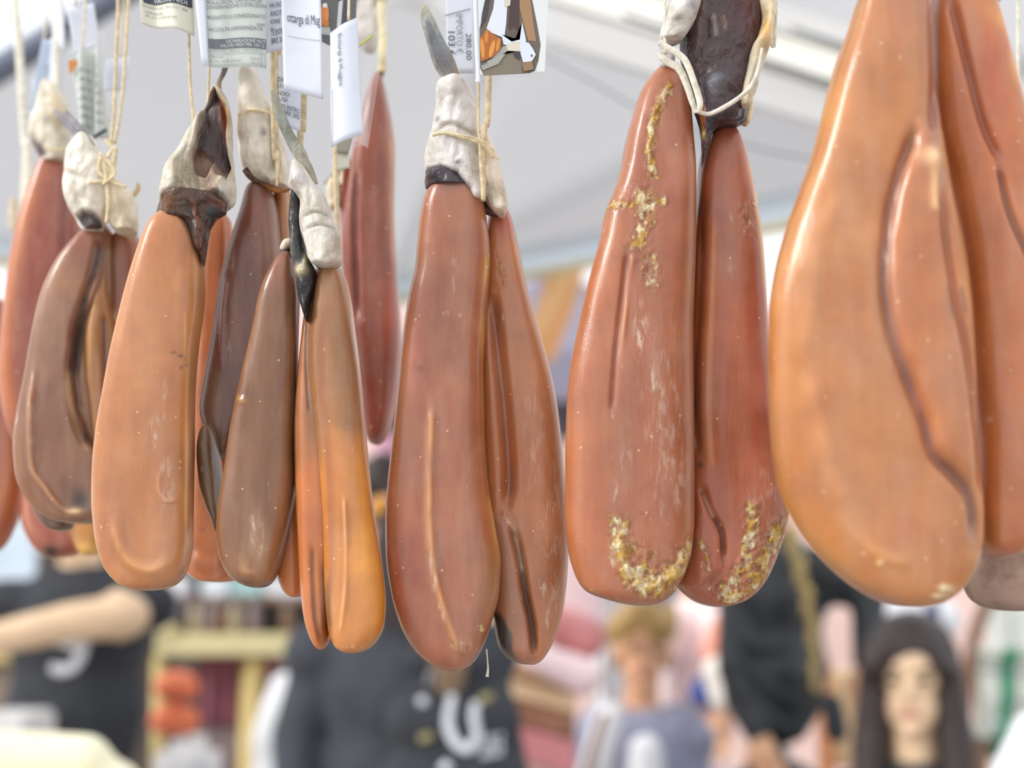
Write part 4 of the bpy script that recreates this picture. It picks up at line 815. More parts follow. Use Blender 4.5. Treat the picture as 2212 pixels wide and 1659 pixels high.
# ------------------------------------------------------------------ paper labels, sleeves and price tags
def patch(TL, TR, BR, BL, Y, curl=None):
    """bilinear sheet between four pixels; returns f(u, v, off) with u right, v down"""
    def f(u, v, off=0.0):
        x = (TL[0] * (1 - u) + TR[0] * u) * (1 - v) + (BL[0] * (1 - u) + BR[0] * u) * v
        y = (TL[1] * (1 - u) + TR[1] * u) * (1 - v) + (BL[1] * (1 - u) + BR[1] * u) * v
        d = curl(u, v) if curl else 0.0
        p = WP(x, y, Y); p[1] += d - off
        return p
    return f
def sheet(name, f, mat, parent, nu=14, nv=18, th=.0003, cols=None):
    V = [f(i / nu, j / nv) for j in range(nv + 1) for i in range(nu + 1)]
    F = [(j * (nu + 1) + i, (j + 1) * (nu + 1) + i, (j + 1) * (nu + 1) + i + 1, j * (nu + 1) + i + 1) for j in range(nv) for i in range(nu)]
    o = mesh_obj(name, V, F, mat, parent)
    if mat is not CLEAR:
        s = o.modifiers.new('s', 'SOLIDIFY'); s.thickness = th; s.offset = -1
    return o
def text_on(f, body, u0, v0, u1, v1, mat, parent, rot=0, mirror=False, off=.0006, name='lettering'):
    cu = bpy.data.curves.new('t', 'FONT'); cu.body = body; cu.resolution_u = 2
    ob = bpy.data.objects.new('t', cu); C.objects.link(ob)
    me = bpy.data.meshes.new_from_object(ob.evaluated_get(bpy.context.evaluated_depsgraph_get()))
    v = np.array([tuple(q.co) for q in me.vertices]); fs = [list(p.vertices) for p in me.polygons]
    bpy.data.objects.remove(ob); bpy.data.curves.remove(cu); bpy.data.meshes.remove(me)
    if not len(v): return
    a = (v[:, 0] - v[:, 0].min()) / (np.ptp(v[:, 0]) + 1e-9); b = 1 - (v[:, 1] - v[:, 1].min()) / (np.ptp(v[:, 1]) + 1e-9)
    if mirror: a = 1 - a
    if rot == 90: a, b = 1 - b, a             # reads downwards
    V = [f(u0 + (u1 - u0) * p, v0 + (v1 - v0) * q, off) for p, q in zip(a, b)]
    return mesh_obj(name, V, fs, mat, parent, False)
def block(f, u0, v0, u1, v1, mat, parent, name='printed_bar', off=.0005, n=8):
    V = []; F = []
    for j in range(2):
        for i in range(n + 1): V.append(f(u0 + (u1 - u0) * i / n, v1 if j else v0, off))
    for i in range(n): F.append((i, n + 1 + i, n + 2 + i, i + 1))
    return mesh_obj(name, V, F, mat, parent, False)
def tag(px, py, Y, label, cat='label', group='paper labels and sleeves on the strings', name='paper_label'):
    return thing(name, WP(px, py, Y), label, cat, group)
def hang_loop(f, u, parent, Y):
    a = f(u, 0.0, .001)
    sweep('tie', [a, np.array([a[0], a[1] + .003, a[2] + .05]), np.array([a[0], Y + .004, RACK_Z])], .0006, 1, TWINE, parent, seg=6); TOPS.append(np.array([a[0], Y, RACK_Z]))

# cream ingredient label at the upper left
Y = .655
t = tag(360, 70, Y, 'cream nutrition label, wavy and half cut off above the broad orange roe')
f = patch((296, -70), (415, -70), (418, 74), (306, 50), Y, lambda u, v: .003 * math.sin(u * 7))
pap = sheet('paper', f, PAPER_C, t)
block(f, .06, .42, .98, .60, INK, pap); text_on(f, 'VALORI MEDI', .25, .52, .90, .585, INK_W, pap, off=.0009)
text_on(f, 'ENERGIA  365 KJ / 88', .05, .645, .9, .69, INK_L, pap); text_on(f, 'GRASSI', .08, .735, .4, .775, INK_L, pap)
text_on(f, 'di cui acidi grassi', .08, .80, .72, .85, INK_L, pap)
hang_loop(f, .5, t, Y)
# grey-green back label in its clear sleeve
Y = .65
t = tag(505, 148, Y, 'grey-green ingredient label with dark nutrition bar above the pointed dark skin')
sl = patch((414, -90), (584, -90), (586, 152), (437, 143), Y - .0045, lambda u, v: .002 * math.sin(u * 5 + 1))
f = patch((436, -90), (576, -90), (576, 149), (449, 141), Y, lambda u, v: .002 * math.sin(u * 5 + 1))
pap = sheet('paper', f, PAPER_G, t); sheet('clear_sleeve', sl, CLEAR, t)
strip_f = patch((412, -90), (440, -90), (452, 143), (436, 142), Y + .001)
sheet('sleeve_edge', strip_f, PAPER, t, 3, 10)
def vv(y, x=.5):  # picture row to v on this label
    return (y + 90) / ((149 - 141) * x + 141 + 90)
for body, x0, x1, y0, y1 in (('MOLLUSCHI, CROSTACEI', 0, .93, -1, 9), ('CONSERVAZIONE E ISTRUZION', 0, 1, 10, 18), ('PRODOTTO E CONFEZIONATO', 0, .99, 33, 41),
                             ('WWW.', .84, .99, 52, 58), ('RACCOLTA DIFFERENZIATA', 0, .95, 59, 67)):
    text_on(f, body, x0 + .01, vv(y0), x1, vv(y1), INK, pap)
block(f, .0, vv(84), 1.0, vv(105), INK, pap)
text_on(f, 'DICHIARAZIONE NUT', .33, vv(87), .99, vv(94.5), INK_W, pap, off=.0009); text_on(f, 'VALORI MEDI PER 100 G', .22, vv(96), .97, vv(103), INK_W, pap, off=.0009)
text_on(f, 'ENERGIA   365 KJ / 88 KCAL', .02, vv(108), .9, vv(114), INK_L, pap); text_on(f, 'GRASSI', .02, vv(119), .25, vv(124.5), INK_L, pap)
text_on(f, 'di cui acidi grassi', .02, vv(128), .57, vv(136), INK_L, pap); text_on(f, '22,6', .74, vv(126), .9, vv(131), INK_L, pap); text_on(f, '6,1', .76, vv(134), .88, vv(139), INK_L, pap)
block(f, 0, vv(116), 1, vv(116.7), INK_L, pap, 'ruled_line'); block(f, 0, vv(140), 1, vv(140.6), INK_L, pap, 'ruled_line'); block(f, .915, vv(106), .922, vv(144), INK_L, pap, 'ruled_line')
hang_loop(sl, .5, t, Y)
# label edge behind it
Y = .657
t = tag(600, 115, Y, 'slanted pale label with blue-grey capitals between two larger labels')
f = patch((560, -80), (650, -80), (640, 100), (575, 115), Y)
pap = sheet('paper', f, PAPER, t)
for body, y0, y1, w in (('HA FATTO', 2, 13, .62), ('ANCITA', 20, 31, .52), ('IONE', 38, 48, .36), ('D', 55, 62, .10), ('TE ENTRO LA', 60, 73, .72), ('BRE 202', 78, 90, .55)):
    text_on(f, body, .20, (y0 + 84) / 190, .20 + w * .8, (y1 + 84) / 190, INK, pap)
hang_loop(f, .6, t, Y)
# lower label, partly behind
Y = .672
t = tag(630, 262, Y, 'curled white expiry label hanging lower, behind the blank white tag')
f = patch((588, 120), (652, 130), (649, 285), (596, 268), Y, lambda u, v: .006 * (u - .5) ** 2 - .002)
pap = sheet('paper', f, PAPER, t)
for body, y0, y1, a, b in (('ZIO', 173, 183, .14, .5), ('STO', 188, 197, .14, .5), ('IZIO', 203, 212, .18, .6), ('USI', 216, 225, .18, .50), ('NTE ENTRO', 231, 241, .18, .98), ('MBRE 202', 243, 253, .22, .98)):
    text_on(f, body, a, (y0 - 125) / 152, b, (y1 - 125) / 152, INK, pap)
hang_loop(f, .3, t, Y)
# white tag with the product name
Y = .64
t = tag(655, 212, Y, 'white tag with slanted condensed lettering, blank below, over the paired strings')
f = patch((606, -90), (690, -90), (698, 214), (613, 192), Y, lambda u, v: .003 * math.sin(u * 3.1) * (1 - v))
pap = sheet('paper', f, PAPER, t); text_on(f, 'ottarga di Mug', .13, .405, .97, .500, INK, pap)
text_f = patch((621, 82), (692, 88), (692, 90), (621, 84), Y - .0006); block(f, .13, .585, .97, .588, INK_L, pap, 'fold_line')
hang_loop(f, .5, t, Y)
# picture sleeves
def picture(f, polys, parent, off=.0005):
    V = []; F = []; cols = []
    for k, (c, pts) in enumerate(polys):
        i0 = len(V)
        cxy = (sum(p[0] for p in pts) / len(pts), sum(p[1] for p in pts) / len(pts))
        for p in [cxy] + list(pts): V.append(f(p[0], p[1], off + k * .00006)); cols.append(lin(c))
        for i in range(len(pts)): F.append((i0, i0 + 1 + i, i0 + 1 + (i + 1) % len(pts)))
    return mesh_obj('printed_picture', V, F, PRINT, parent, False, cols=np.array(cols))
def ell(cx, cy, rx, ry, a=0, n=14):
    return [(cx + rx * math.cos(t) * math.cos(a) - ry * math.sin(t) * math.sin(a), cy + rx * math.cos(t) * math.sin(a) + ry * math.sin(t) * math.cos(a)) for t in [2 * math.pi * k / n for k in range(n)]]
Y = .676
t = tag(740, 110, Y, 'small picture sleeve with orange roe on dark ground behind the folded name tag')
f = patch((688, -60), (800, -60), (790, 118), (692, 96), Y)
sheet('clear_sleeve', f, CLEAR, t)
g = lambda x, y: ((x - 690) / 105, (y + 60) / 165)
picture(f, [((96, 98, 96), [g(690, -60), g(770, -60), g(770, 40), g(752, 100), g(712, 104), g(690, 98)]), ((176, 178, 176), [g(690, 66), g(712, 62), g(716, 80), g(692, 82)]),
            ((70, 72, 84), [g(728, -20), g(760, -20), g(752, 52), g(735, 58)]), ((204, 206, 208), [g(732, 5), g(741, 0), g(737, 60), g(728, 60)]),
            ((206, 128, 66), ell(*g(698, 40), .055, .14)), ((216, 140, 76), ell(*g(706, 34), .045, .13)), ((198, 120, 58), ell(*g(704, 56), .07, .05)), ((225, 225, 222), [g(697, 14), g(706, 10), g(708, 20), g(699, 22)])], t)
hang_loop(f, .5, t, Y)
# white folded name tag with sleeve
Y = .60
t = tag(740, 318, Y, 'white folded tag with small vertical lettering in a curled glossy sleeve, before the red roe')
f = patch((713, 72), (772, 38), (785, 290), (716, 318), Y, lambda u, v: -.002 * math.sin(u * 3.1))
pap = sheet('paper', f, PAPER, t); text_on(f, 'Bottarga di Muggine', .25, .07, .43, .52, INK, pap, rot=90)
sl = patch((766, 60), (840, -40), (788, 300), (760, 318), Y + .012, lambda u, v: .014 * u * u - .010 * (1 - u) * v)
sheet('clear_sleeve', sl, CLEAR, t, 16, 20)
fold = patch((776, 240), (800, 150), (786, 300), (764, 318), Y + .008, lambda u, v: .01 * u); sheet('sleeve_fold', fold, CLEAR, t, 8, 12)
sweep('sleeve_highlight_edge', [WP(715, 190, Y - .0006), WP(716, 318, Y - .0006)], .0002, 1, PAPER, t, seg=6)
grn = patch((770, 100), (806, 72), (806, 78), (770, 106), Y + .006); sheet('green_stripe', grn, plain('lime_print', (184, 196, 106), .5), t, 4, 2)
hang_loop(f, .7, t, Y)
# cream tab
t = tag(742, 368, .69, 'small cream plastic tab at the lower end of the folded tag', 'tab')
f = patch((728, 312), (752, 306), (755, 362), (728, 369), .69); pap = sheet('tab', f, PAPER_C, t, 6, 8, .0012)
f2 = patch((728, 300), (764, 290), (752, 332), (728, 330), .688); sheet('grey_end', f2, plain('grey_tab_end', (168, 166, 148), .5), t, 4, 4, .0006)
# price tag
Y = .675
t = tag(992, 155, Y, 'pale blue price tag with sideways figures beside the tall grey fin', 'price tag')
f = patch((961, -90), (1022, -90), (1024, 158), (966, 158), Y)
pap = sheet('paper', f, PAPER, t)
uu = lambda x: (x - 962) / 60; vq = lambda y: (y + 90) / 248
text_on(f, 'IMPORTO €', uu(984), vq(31), uu(999), vq(115), INK_L, pap, rot=90); text_on(f, '280,00', uu(1003), vq(73), uu(1017), vq(130), INK, pap, rot=90); text_on(f, '103,6', uu(963), vq(69), uu(981), vq(120), INK, pap, rot=90)
fl = patch((961, 32), (1016, 18), (1016, 20), (961, 34), Y - .0007); sheet('ruled_line', fl, INK_L, t, 4, 1, .0001)
hang_loop(f, .5, t, Y)
# picture sleeve above the centre pair
Y = .630
t = tag(1100, 165, Y, 'clear sleeve with a printed picture of wrapped roe beside the price tag', 'picture sleeve')
f = patch((1020, -90), (1186, -90), (1181, 163), (1030, 168), Y, lambda u, v: .0015 * math.sin(4 * u))
sheet('clear_sleeve', f, CLEAR, t)
g = lambda x, y: ((x - 1021 - 5 * (y + 90) / 250) / 158, (y + 90) / 256)
f = patch((1020, -90), (1186, -90), (1181, 163), (1030, 168), Y - .003)
picture(f, [((226, 230, 230), [g(1030, -90), g(1182, -90), g(1179, 158), g(1034, 160)]),
            ((104, 96, 84), [g(1056, -90), g(1136, -90), g(1146, -2), g(1160, 60), g(1168, 100), g(1164, 135), g(1157, 156), g(1145, 161), g(1042, 163), g(1034, 145), g(1034, 62), g(1046, 20)]),
            ((128, 118, 100), [g(1040, 150), g(1085, 108), g(1128, 108), g(1128, 160), g(1042, 163)]),
            ((166, 128, 90), [g(1120, -90), g(1134, -60), g(1152, 60), g(1158, 92), g(1140, 90), g(1118, 10)]), ((74, 52, 50), [g(1106, -90), g(1122, -90), g(1120, 20), g(1120, 70), g(1104, 76), g(1096, 60)]),
            ((66, 62, 66), [g(1056, -40), g(1066, -60), g(1050, 40), g(1036, 62), g(1040, 30)]), ((92, 84, 72), [g(1092, 78), g(1108, 60), g(1120, 72), g(1112, 84), g(1096, 84)]),
            ((226, 230, 240), [g(1074, -60), g(1098, -60), g(1092, 50), g(1088, 84), g(1060, 72), g(1048, 66), g(1064, 20)]), ((214, 208, 190), [g(1086, -40), g(1106, -60), g(1100, 14), g(1088, 18)]),
            ((222, 228, 240), [g(1082, 76), g(1104, 92), g(1122, 88), g(1126, 50), g(1134, 82), g(1136, 94), g(1120, 94), g(1100, 100), g(1086, 98)]),
            ((168, 166, 160), [g(1034, 140), g(1060, 128), g(1082, 104), g(1110, 92), g(1130, 96), g(1122, 112), g(1096, 112), g(1074, 140), g(1040, 152)]),
            ((220, 212, 192), [g(1092, 98), g(1116, 92), g(1128, 100), g(1124, 114), g(1096, 112)]),
            ((222, 228, 240), [g(1122, 92), g(1142, 96), g(1152, 110), g(1158, 122), g(1150, 136), g(1130, 138), g(1124, 118)]), ((60, 60, 72), [g(1108, 116), g(1122, 116), g(1124, 132), g(1112, 126)]),
            ((80, 80, 84), ell(*g(1149, 124), .012, .012)),
            ((150, 118, 86), [g(1128, 140), g(1150, 136), g(1154, 154), g(1132, 158)]),
            ((176, 100, 36), [g(1034, 84), g(1050, 64), g(1064, 76), g(1082, 88), g(1080, 108), g(1062, 126), g(1036, 134)]),
            ((222, 146, 58), ell(*g(1040, 106), .030, .085, -.1)), ((214, 132, 50), ell(*g(1049, 82), .028, .055, .2)), ((226, 150, 64), ell(*g(1061, 108), .032, .080, .5)), ((212, 138, 58), ell(*g(1074, 100), .026, .06, .35)),
            ((96, 92, 90), [g(1034, 140), g(1050, 134), g(1050, 137), g(1034, 143)])], t)
sweep('sleeve_seam', [WP(1024, -90, Y - .002), WP(1029, 60, Y - .002), WP(1033, 150, Y - .002), WP(1032, 178, Y - .002)], .0011, .4, plain('sleeve_seam', (236, 240, 250), .2, .01), t, seg=8)
hang_loop(f, .5, t, Y)
# blurred labels at the far left
Y = .80
t = tag(180, 115, Y, 'blurred white label with fine lines of print, topmost at the left')
f = patch((146, 18), (203, 6), (215, 96), (160, 118), Y); pap = sheet('paper', f, PAPER, t)
for k in range(8): text_on(f, 'pesce azzurro sale marino conf', .1, .16 + k * .09, .9, .205 + k * .09, INK_L, pap)
hang_loop(f, .3, t, Y)
t = tag(95, 245, .86, 'blurred bluish sleeve behind the cream wrapped top at the far left')
f = patch((92, 84), (134, 70), (134, 228), (62, 236), .86, lambda u, v: .004 * math.sin(u * 6)); pap = sheet('paper', f, plain('bluish_paper', (212, 222, 238), .4), t)
f = patch((70, 172), (110, 168), (100, 300), (62, 300), .865); pap = sheet('paper', f, plain('bluish_paper', (212, 222, 238), .4), t); text_on(patch((92, 84), (134, 70), (134, 228), (62, 236), .86), '28 g', .3, .4, .8, .7, INK_L, pap)
hang_loop(f, .5, t, .86)
t = tag(200, 310, .785, 'crumpled clear sleeve with green-grey print above the chalky wrapped top')
f = patch((150, 118), (216, 100), (232, 296), (178, 312), .785, lambda u, v: .004 * math.sin(u * 11 + v * 4)); pap = sheet('paper', f, PAPER_G, t, 18, 18)
sheet('clear_sleeve', patch((136, 60), (222, 60), (240, 330), (180, 330), .78, lambda u, v: .005 * math.sin(u * 9)), CLEAR, t, 18, 12)
for k in range(7): text_on(f, 'ingredienti uova di muggine', .12, .2 + k * .1, .9, .25 + k * .1, INK_L, pap)
og = patch((148, 132), (170, 128), (166, 152), (150, 164), .779); picture(og, [((206, 132, 66), [(0, 0), (.6, 0), (1, .3), (.8, .7), (.1, 1)])], t)
sweep('black_clip', [WP(190, 304, .776), WP(230, 280, .776)], .0011, .6, plain('black_plastic', (60, 66, 74), .4), t, seg=8)
hang_loop(f, .5, t, .785)
t = tag(240, 290, .80, 'blurred clear sleeve with a white upper half, right of the crumpled sleeve')
f = patch((226, 132), (284, 120), (257, 292), (222, 284), .80); sheet('clear_sleeve', f, CLEAR, t)
f3 = patch((230, 130), (282, 122), (272, 196), (224, 196), .802); pap = sheet('paper', f3, PAPER, t); text_on(f, '20\n28', .35, .62, .6, .86, INK_L, pap)
hang_loop(f, .6, t, .80)
t = tag(128, 90, .79, 'blurred white strip of plastic sleeve edge hanging above the far left wrapped top', 'sleeve')
f = patch((111, -90), (135, -90), (140, 110), (120, 96), .79); sheet('strip', f, plain('white_plastic', (240, 240, 246), .3), t, 4, 10)
hang_loop(f, .5, t, .79)

# rack that carries every string
rk = thing('hanging_rack', (0, .72, RACK_Z), 'steel rack above the frame from which the roe and labels hang', 'rack')
xs = [p[0] for p in TOPS]; x0, x1 = min(xs) - .06, max(xs) + .06
for yy in (.50, 1.0): sweep('long_bar', [np.array([x0, yy, RACK_Z + .004]), np.array([x1, yy, RACK_Z + .004])], .006, 1, POLE_D, rk, seg=12)
seen = []
for p in TOPS:
    if any(abs(p[0] - q) < .012 for q in seen): continue
    seen.append(p[0]); sweep('cross_rod', [np.array([p[0], .50, RACK_Z]), np.array([p[0], 1.0, RACK_Z])], .0015, 1, POLE_D, rk, seg=6)
for xx in (x0 + .01, x1 - .01):
    for yy in (.5, 1.0): sweep('upright', [np.array([xx, yy, RACK_Z]), np.array([xx, yy, RACK_Z + .6])], .005, 1, POLE_D, rk, seg=8)
# ------------------------------------------------------------------ people and stalls in the background
SKIN = plain('skin_warm', (222, 172, 138), .5, .04, 14, sss=.15); SKIN_T = plain('skin_tan', (226, 174, 138), .5, .04, 14, sss=.15); SKIN_P = plain('skin_pale', (240, 206, 170), .5, .04, 14, sss=.15)
BLACKC = plain('black_cotton', (54, 56, 62), .85, .08, 30, .2); NAVYC = plain('charcoal_fleece', (62, 65, 72), .85, .08, 30, .2); LEATH = plain('black_leather', (46, 50, 54), .38, .10, 14, .6)
GREYJ = plain('blue_grey_jacket', (146, 148, 170), .8, .08, 25, .2); TEE = plain('white_cotton', (234, 236, 240), .8, .03, 20); JEANS = plain('light_jeans', (150, 172, 200), .8, .08, 30); DENIM = plain('dark_trousers', (48, 50, 60), .8, .05, 30)
PINKT = plain('pale_pink_cotton', (244, 222, 220), .8, .04, 20); HAIR_D = plain('dark_brown_hair', (54, 42, 40), .5, .15, 60, .4); HAIR_B = plain('blond_brown_hair', (176, 142, 84), .5, .15, 60, .4); HAIR_L = plain('long_blond_hair', (186, 160, 100), .5, .15, 60, .4)
EYE = plain('dark_eye', (40, 32, 30), .3); LIPS = plain('lips', (190, 120, 112), .5); PRT = plain('white_print', (222, 224, 232), .7); SHOE = plain('dark_shoe', (50, 48, 50), .5)
PEOPLE = 'people in the market behind the roe'
def V3(x, y, z): return np.array([x, y, z], float)
def person(label, x, Y, shoulder_z, facing, skin, top, trousers, hairmat, tilt=0.0, width=.20, head=True, arms=None, hair='short', group=PEOPLE, top_name='jacket', headoff=(0, 0), sleeve=1.0):
    """facing: angle about z, 0 = towards the camera (-Y)"""
    root = thing('person', (x, Y, 0), label, 'person', group)
    ca, sa = math.cos(facing), math.sin(facing)
    def W_(a, b, c):                       # a right-hand side of picture when facing camera, b forward, c up
        return V3(x + a * ca + b * sa * 1.0, Y + a * sa - b * ca, c)
    hs = shoulder_z; hip = hs * .60; w = width
    hd = W_(headoff[0], .02 + headoff[1], hs + .20)
    body = [('s', W_(0, 0, hs - .10), (w * .80, .105, .16)) , ('s', W_(0, 0, hs - .28), (w * .72, .10, .18)), ('s', W_(0, 0, hip + .02), (w * .76, .105, .14)),
            ('c', W_(-w * .80, 0, hs - .035), W_(w * .80, 0, hs - .035), .055, .055), ('c', W_(0, 0, hs), W_(0, .01, hs + .12), .055, .05),
            ('s', hd + V3(0, 0, .035), (.074, .092, .088)), ('s', hd + np.array(W_(0, .012, 0)) - np.array(W_(0, 0, 0)) + V3(0, 0, -.045), (.056, .070, .066)),
            ('s', hd + np.array(W_(0, .092, 0)) - np.array(W_(0, 0, 0)) + V3(0, 0, -.018), (.012, .018, .020)), ('s', hd + np.array(W_(0, .062, 0)) - np.array(W_(0, 0, 0)) + V3(0, 0, -.088), (.022, .020, .018)),
            ('s', hd + np.array(W_(.076, 0, 0)) - np.array(W_(0, 0, 0)) + V3(0, 0, -.005), (.010, .018, .028)), ('s', hd + np.array(W_(-.076, 0, 0)) - np.array(W_(0, 0, 0)) + V3(0, 0, -.005), (.010, .018, .028))]
    legs = []
    for s in (-1, 1):
        k = [W_(s * .085, 0, hip), W_(s * .09, .02, hip * .53), W_(s * .09, 0, .07)]
        legs += [('c', k[0], k[1], .080, .055), ('c', k[1], k[2], .052, .038)]
    feet = [('c', W_(s * .09, -.02, .045), W_(s * .095, .14, .035), .042, .034) for s in (-1, 1)]
    if arms is None: arms = [[W_(-w, 0, hs - .05), W_(-w - .06, .02, hs - .33), W_(-w - .03, .10, hs - .56)], [W_(w, 0, hs - .05), W_(w + .06, .02, hs - .33), W_(w + .03, .10, hs - .56)]]
    ab = []; sl = []
    for a in arms:
        a = [np.array(q, float) for q in a]
        ab += [('c', a[0], a[1], .046, .038), ('c', a[1], a[2], .036, .026)]
        d = (a[2] - a[1]) / np.linalg.norm(a[2] - a[1]); side = np.cross(d, [0, 1.0, 0]); side /= np.linalg.norm(side) + 1e-9
        palm = a[2] + d * .05; ab.append(('c', a[2], palm, .028, .034))
        for q in range(4):
            b0 = palm + side * (q - 1.5) * .019 + d * .02; L = (.058, .070, .066, .050)[q]
            b1 = b0 + d * L * .6 - V3(0, .008, 0); b2 = b1 + d * L * .5 - V3(0, .022, 0)
            ab += [('c', b0, b1, .0095, .0088), ('c', b1, b2, .0088, .0075)]
        t0 = a[2] + side * -.028 + d * .02; ab += [('c', t0, t0 - side * .022 + d * .035, .012, .0095)]
        if sleeve > 0:
            sl += [('c', a[0], a[1], .058, .050)] if sleeve >= .99 else [('c', a[0], a[0] + (a[1] - a[0]) * sleeve * 2, .060, .058)]
            if sleeve >= .99: sl += [('c', a[1], a[1] + (a[2] - a[1]) * .92, .049, .038)]
    blob('body', body + ab + legs, skin, root, .0085, smooth_it=2)
    shell = [('s', W_(0, 0, hs - .10), (w * .88, .125, .17)), ('s', W_(0, 0, hs - .28), (w * .84, .122, .20)), ('s', W_(0, 0, hip + .04), (w * .86, .125, .13)), ('c', W_(-w * .84, 0, hs - .042), W_(w * .84, 0, hs - .042), .064, .064)]
    blob(top_name, shell + sl, top, root, .012, smooth_it=4)
    blob('trousers', [('s', W_(0, 0, hip - .02), (w * .82, .118, .11))] + [(q[0], q[1], q[2], q[3] + .014, q[4] + .014) for q in legs], trousers, root, .014)
    for ft in feet: blob('shoe', [ft], SHOE, root, .012)
    F_ = np.array(W_(0, 1, 0)) - np.array(W_(0, 0, 0)); R_ = np.array(W_(1, 0, 0)) - np.array(W_(0, 0, 0))
    if hair:
        hp = [('s', hd - F_ * .010 + V3(0, 0, .062), (.092, .098, .084)), ('s', hd - F_ * .035 + V3(0, 0, .01), (.088, .074, .088)), ('c', hd + F_ * .062 + V3(0, 0, .074) - R_ * .05, hd + F_ * .068 + V3(0, 0, .070) + R_ * .05, .024, .026)]
        if hair == 'long':
            hp.pop()
            for s in (-1, 1): hp.append(('c', hd + F_ * .050 + R_ * s * .012 + V3(0, 0, .112), hd + F_ * .064 + R_ * s * .072 + V3(0, 0, .030), .024, .024))
            for s in (-1, 1):
                hp += [('c', hd + R_ * s * .066 + F_ * .02 + V3(0, 0, .06), hd + R_ * s * .080 + F_ * .02 + V3(0, 0, -.11), .032, .040), ('c', hd + R_ * s * .080 + F_ * .02 + V3(0, 0, -.11), hd + R_ * s * .10 + F_ * .07 + V3(0, 0, -.36), .042, .026)]
            hp += [('s', hd - F_ * .05 + V3(0, 0, -.10), (.10, .05, .16))]
        if hair == 'short':
            rr = random.Random(5)
            for q in range(26):
                a_ = rr.uniform(0, 6.28); hp.append(('s', hd + R_ * .082 * math.cos(a_) + F_ * (.075 * math.sin(a_) - .005) + V3(0, 0, rr.uniform(.04, .12) if math.sin(a_) > 0 else rr.uniform(-.05, .12)), (.022, .022, .026)))
        if hair == 'ponytail':
            hp += [('c', hd - F_ * .10 + V3(0, 0, .02), hd - F_ * .14 + V3(0, 0, -.14), .034, .040), ('c', hd - F_ * .14 + V3(0, 0, -.14), hd - F_ * .135 + V3(0, 0, -.33), .040, .022)]
        if hair == 'braid':
            for q in range(9):
                zz = .0 - q * .058; hp.append(('s', hd - F_ * (.115 - q * .002) + R_ * (.012 * (-1) ** q) + V3(0, 0, zz), (.034 - q * .0012, .030, .036)))
        blob('hair', hp, hairmat, root, .010, smooth_it=3)
    for s in (-1, 1):
        c = hd + F_ * .083 + R_ * s * .031 + V3(0, 0, .006)
        blob('eye', [('s', c, (.014, .008, .006))], EYE, root, .003, smooth_it=1)
        blob('eyebrow', [('c', hd + F_ * .090 + R_ * s * .016 + V3(0, 0, .026), hd + F_ * .080 + R_ * s * .048 + V3(0, 0, .028), .0045, .0035)], hairmat, root, .0035, smooth_it=1)
    blob('lips', [('c', hd + F_ * .078 - R_ * .016 + V3(0, 0, -.060), hd + F_ * .078 + R_ * .016 + V3(0, 0, -.060), .0065, .0065)], LIPS, root, .003, smooth_it=1)
    return root, W_, hd
def flat_letter(root, body, px0, py0, px1, py1, Y, mat=PRT, shear=0.0, depthf=None):
    f = patch((px0, py0), (px1, py0 + shear), (px1, py1 + shear), (px0, py1), Y); return text_on(f, body, 0, 0, 1, 1, mat, root, name='printed_lettering')

# vendor at the left, bare arm stretched out
Yv = 3.5; xv = WP(172, 1300, Yv)[0]; zs = WP(190, 1268, Yv)[2]
arms = [[WP(262, 1322, Yv - .16), WP(120, 1352, Yv - .22), WP(-40, 1392, Yv - .28)], [WP(250, 1340, Yv + .06), WP(255, 1560, Yv + .08), WP(200, 1700, Yv + .06)]]
r, Wf, hd = person('vendor in a black sleeveless top at the left, bare arm stretched out to the left', xv, Yv, zs, .15, SKIN_P, BLACKC, DENIM, plain('mid_brown_hair', (120, 96, 76), .5, .12, 60, .4), width=.20, arms=arms, hair='short', top_name='black_top', sleeve=0, headoff=(-.07, .02))
blob('upper_arm_cover', [('c', WP(275, 1330, Yv - .16), WP(150, 1345, Yv - .22), .052, .046), ('s', WP(258, 1328, Yv - .165), (.050, .05, .062)), ('c', WP(150, 1345, Yv - .22), WP(-30, 1385, Yv - .28), .045, .036)], SKIN_P, r, .01).name = 'bare_arm'
for q in (([(120, 1382), (160, 1392), (188, 1380)],), ([(185, 1385), (172, 1420), (160, 1440)],), ([(110, 1438), (130, 1448), (165, 1440)],)):
    psweep('white_print', q[0], [10, 12, 10], .2, Yv - .165, PRT, r)
# vendor at the centre, back turned
Yc = 2.9; xc = WP(870, 1400, Yc)[0]; zs = WP(870, 1362, Yc)[2]
arms = [[WP(700, 1420, Yc), WP(640, 1590, Yc - .02), WP(640, 1800, Yc - .1)], [WP(1030, 1440, Yc), WP(1085, 1640, Yc), WP(1060, 1800, Yc - .1)]]
r, Wf, hd = person('vendor in a charcoal jacket with white lettering behind the central roe', xc, Yc, zs, .1, SKIN_T, NAVYC, DENIM, HAIR_D, width=.20, arms=arms, hair='short', top_name='charcoal_jacket', headoff=(-.03, 0))
blob('apron_front', [('c', WP(905, 1430, Yc - .10), WP(1040, 1430, Yc - .10), .04, .04), ('c', WP(900, 1560, Yc - .11), WP(1050, 1560, Yc - .11), .07, .07), ('c', WP(900, 1700, Yc - .12), WP(1060, 1700, Yc - .12), .08, .08)], BLACKC, r, .012)
psweep('brown_beard', [(965, 1420), (972, 1450), (970, 1496)], [40, 36, 26], .6, Yc - .17, plain('brown_hair_end', (128, 104, 82), .7, .1, 60), r)
psweep('white_print', [(978, 1500), (968, 1560), (984, 1604), (1012, 1618), (1030, 1588), (1024, 1550), (1028, 1516)], [9, 11, 11, 10, 10, 10, 9], .3, Yc - .205, PRT, r)
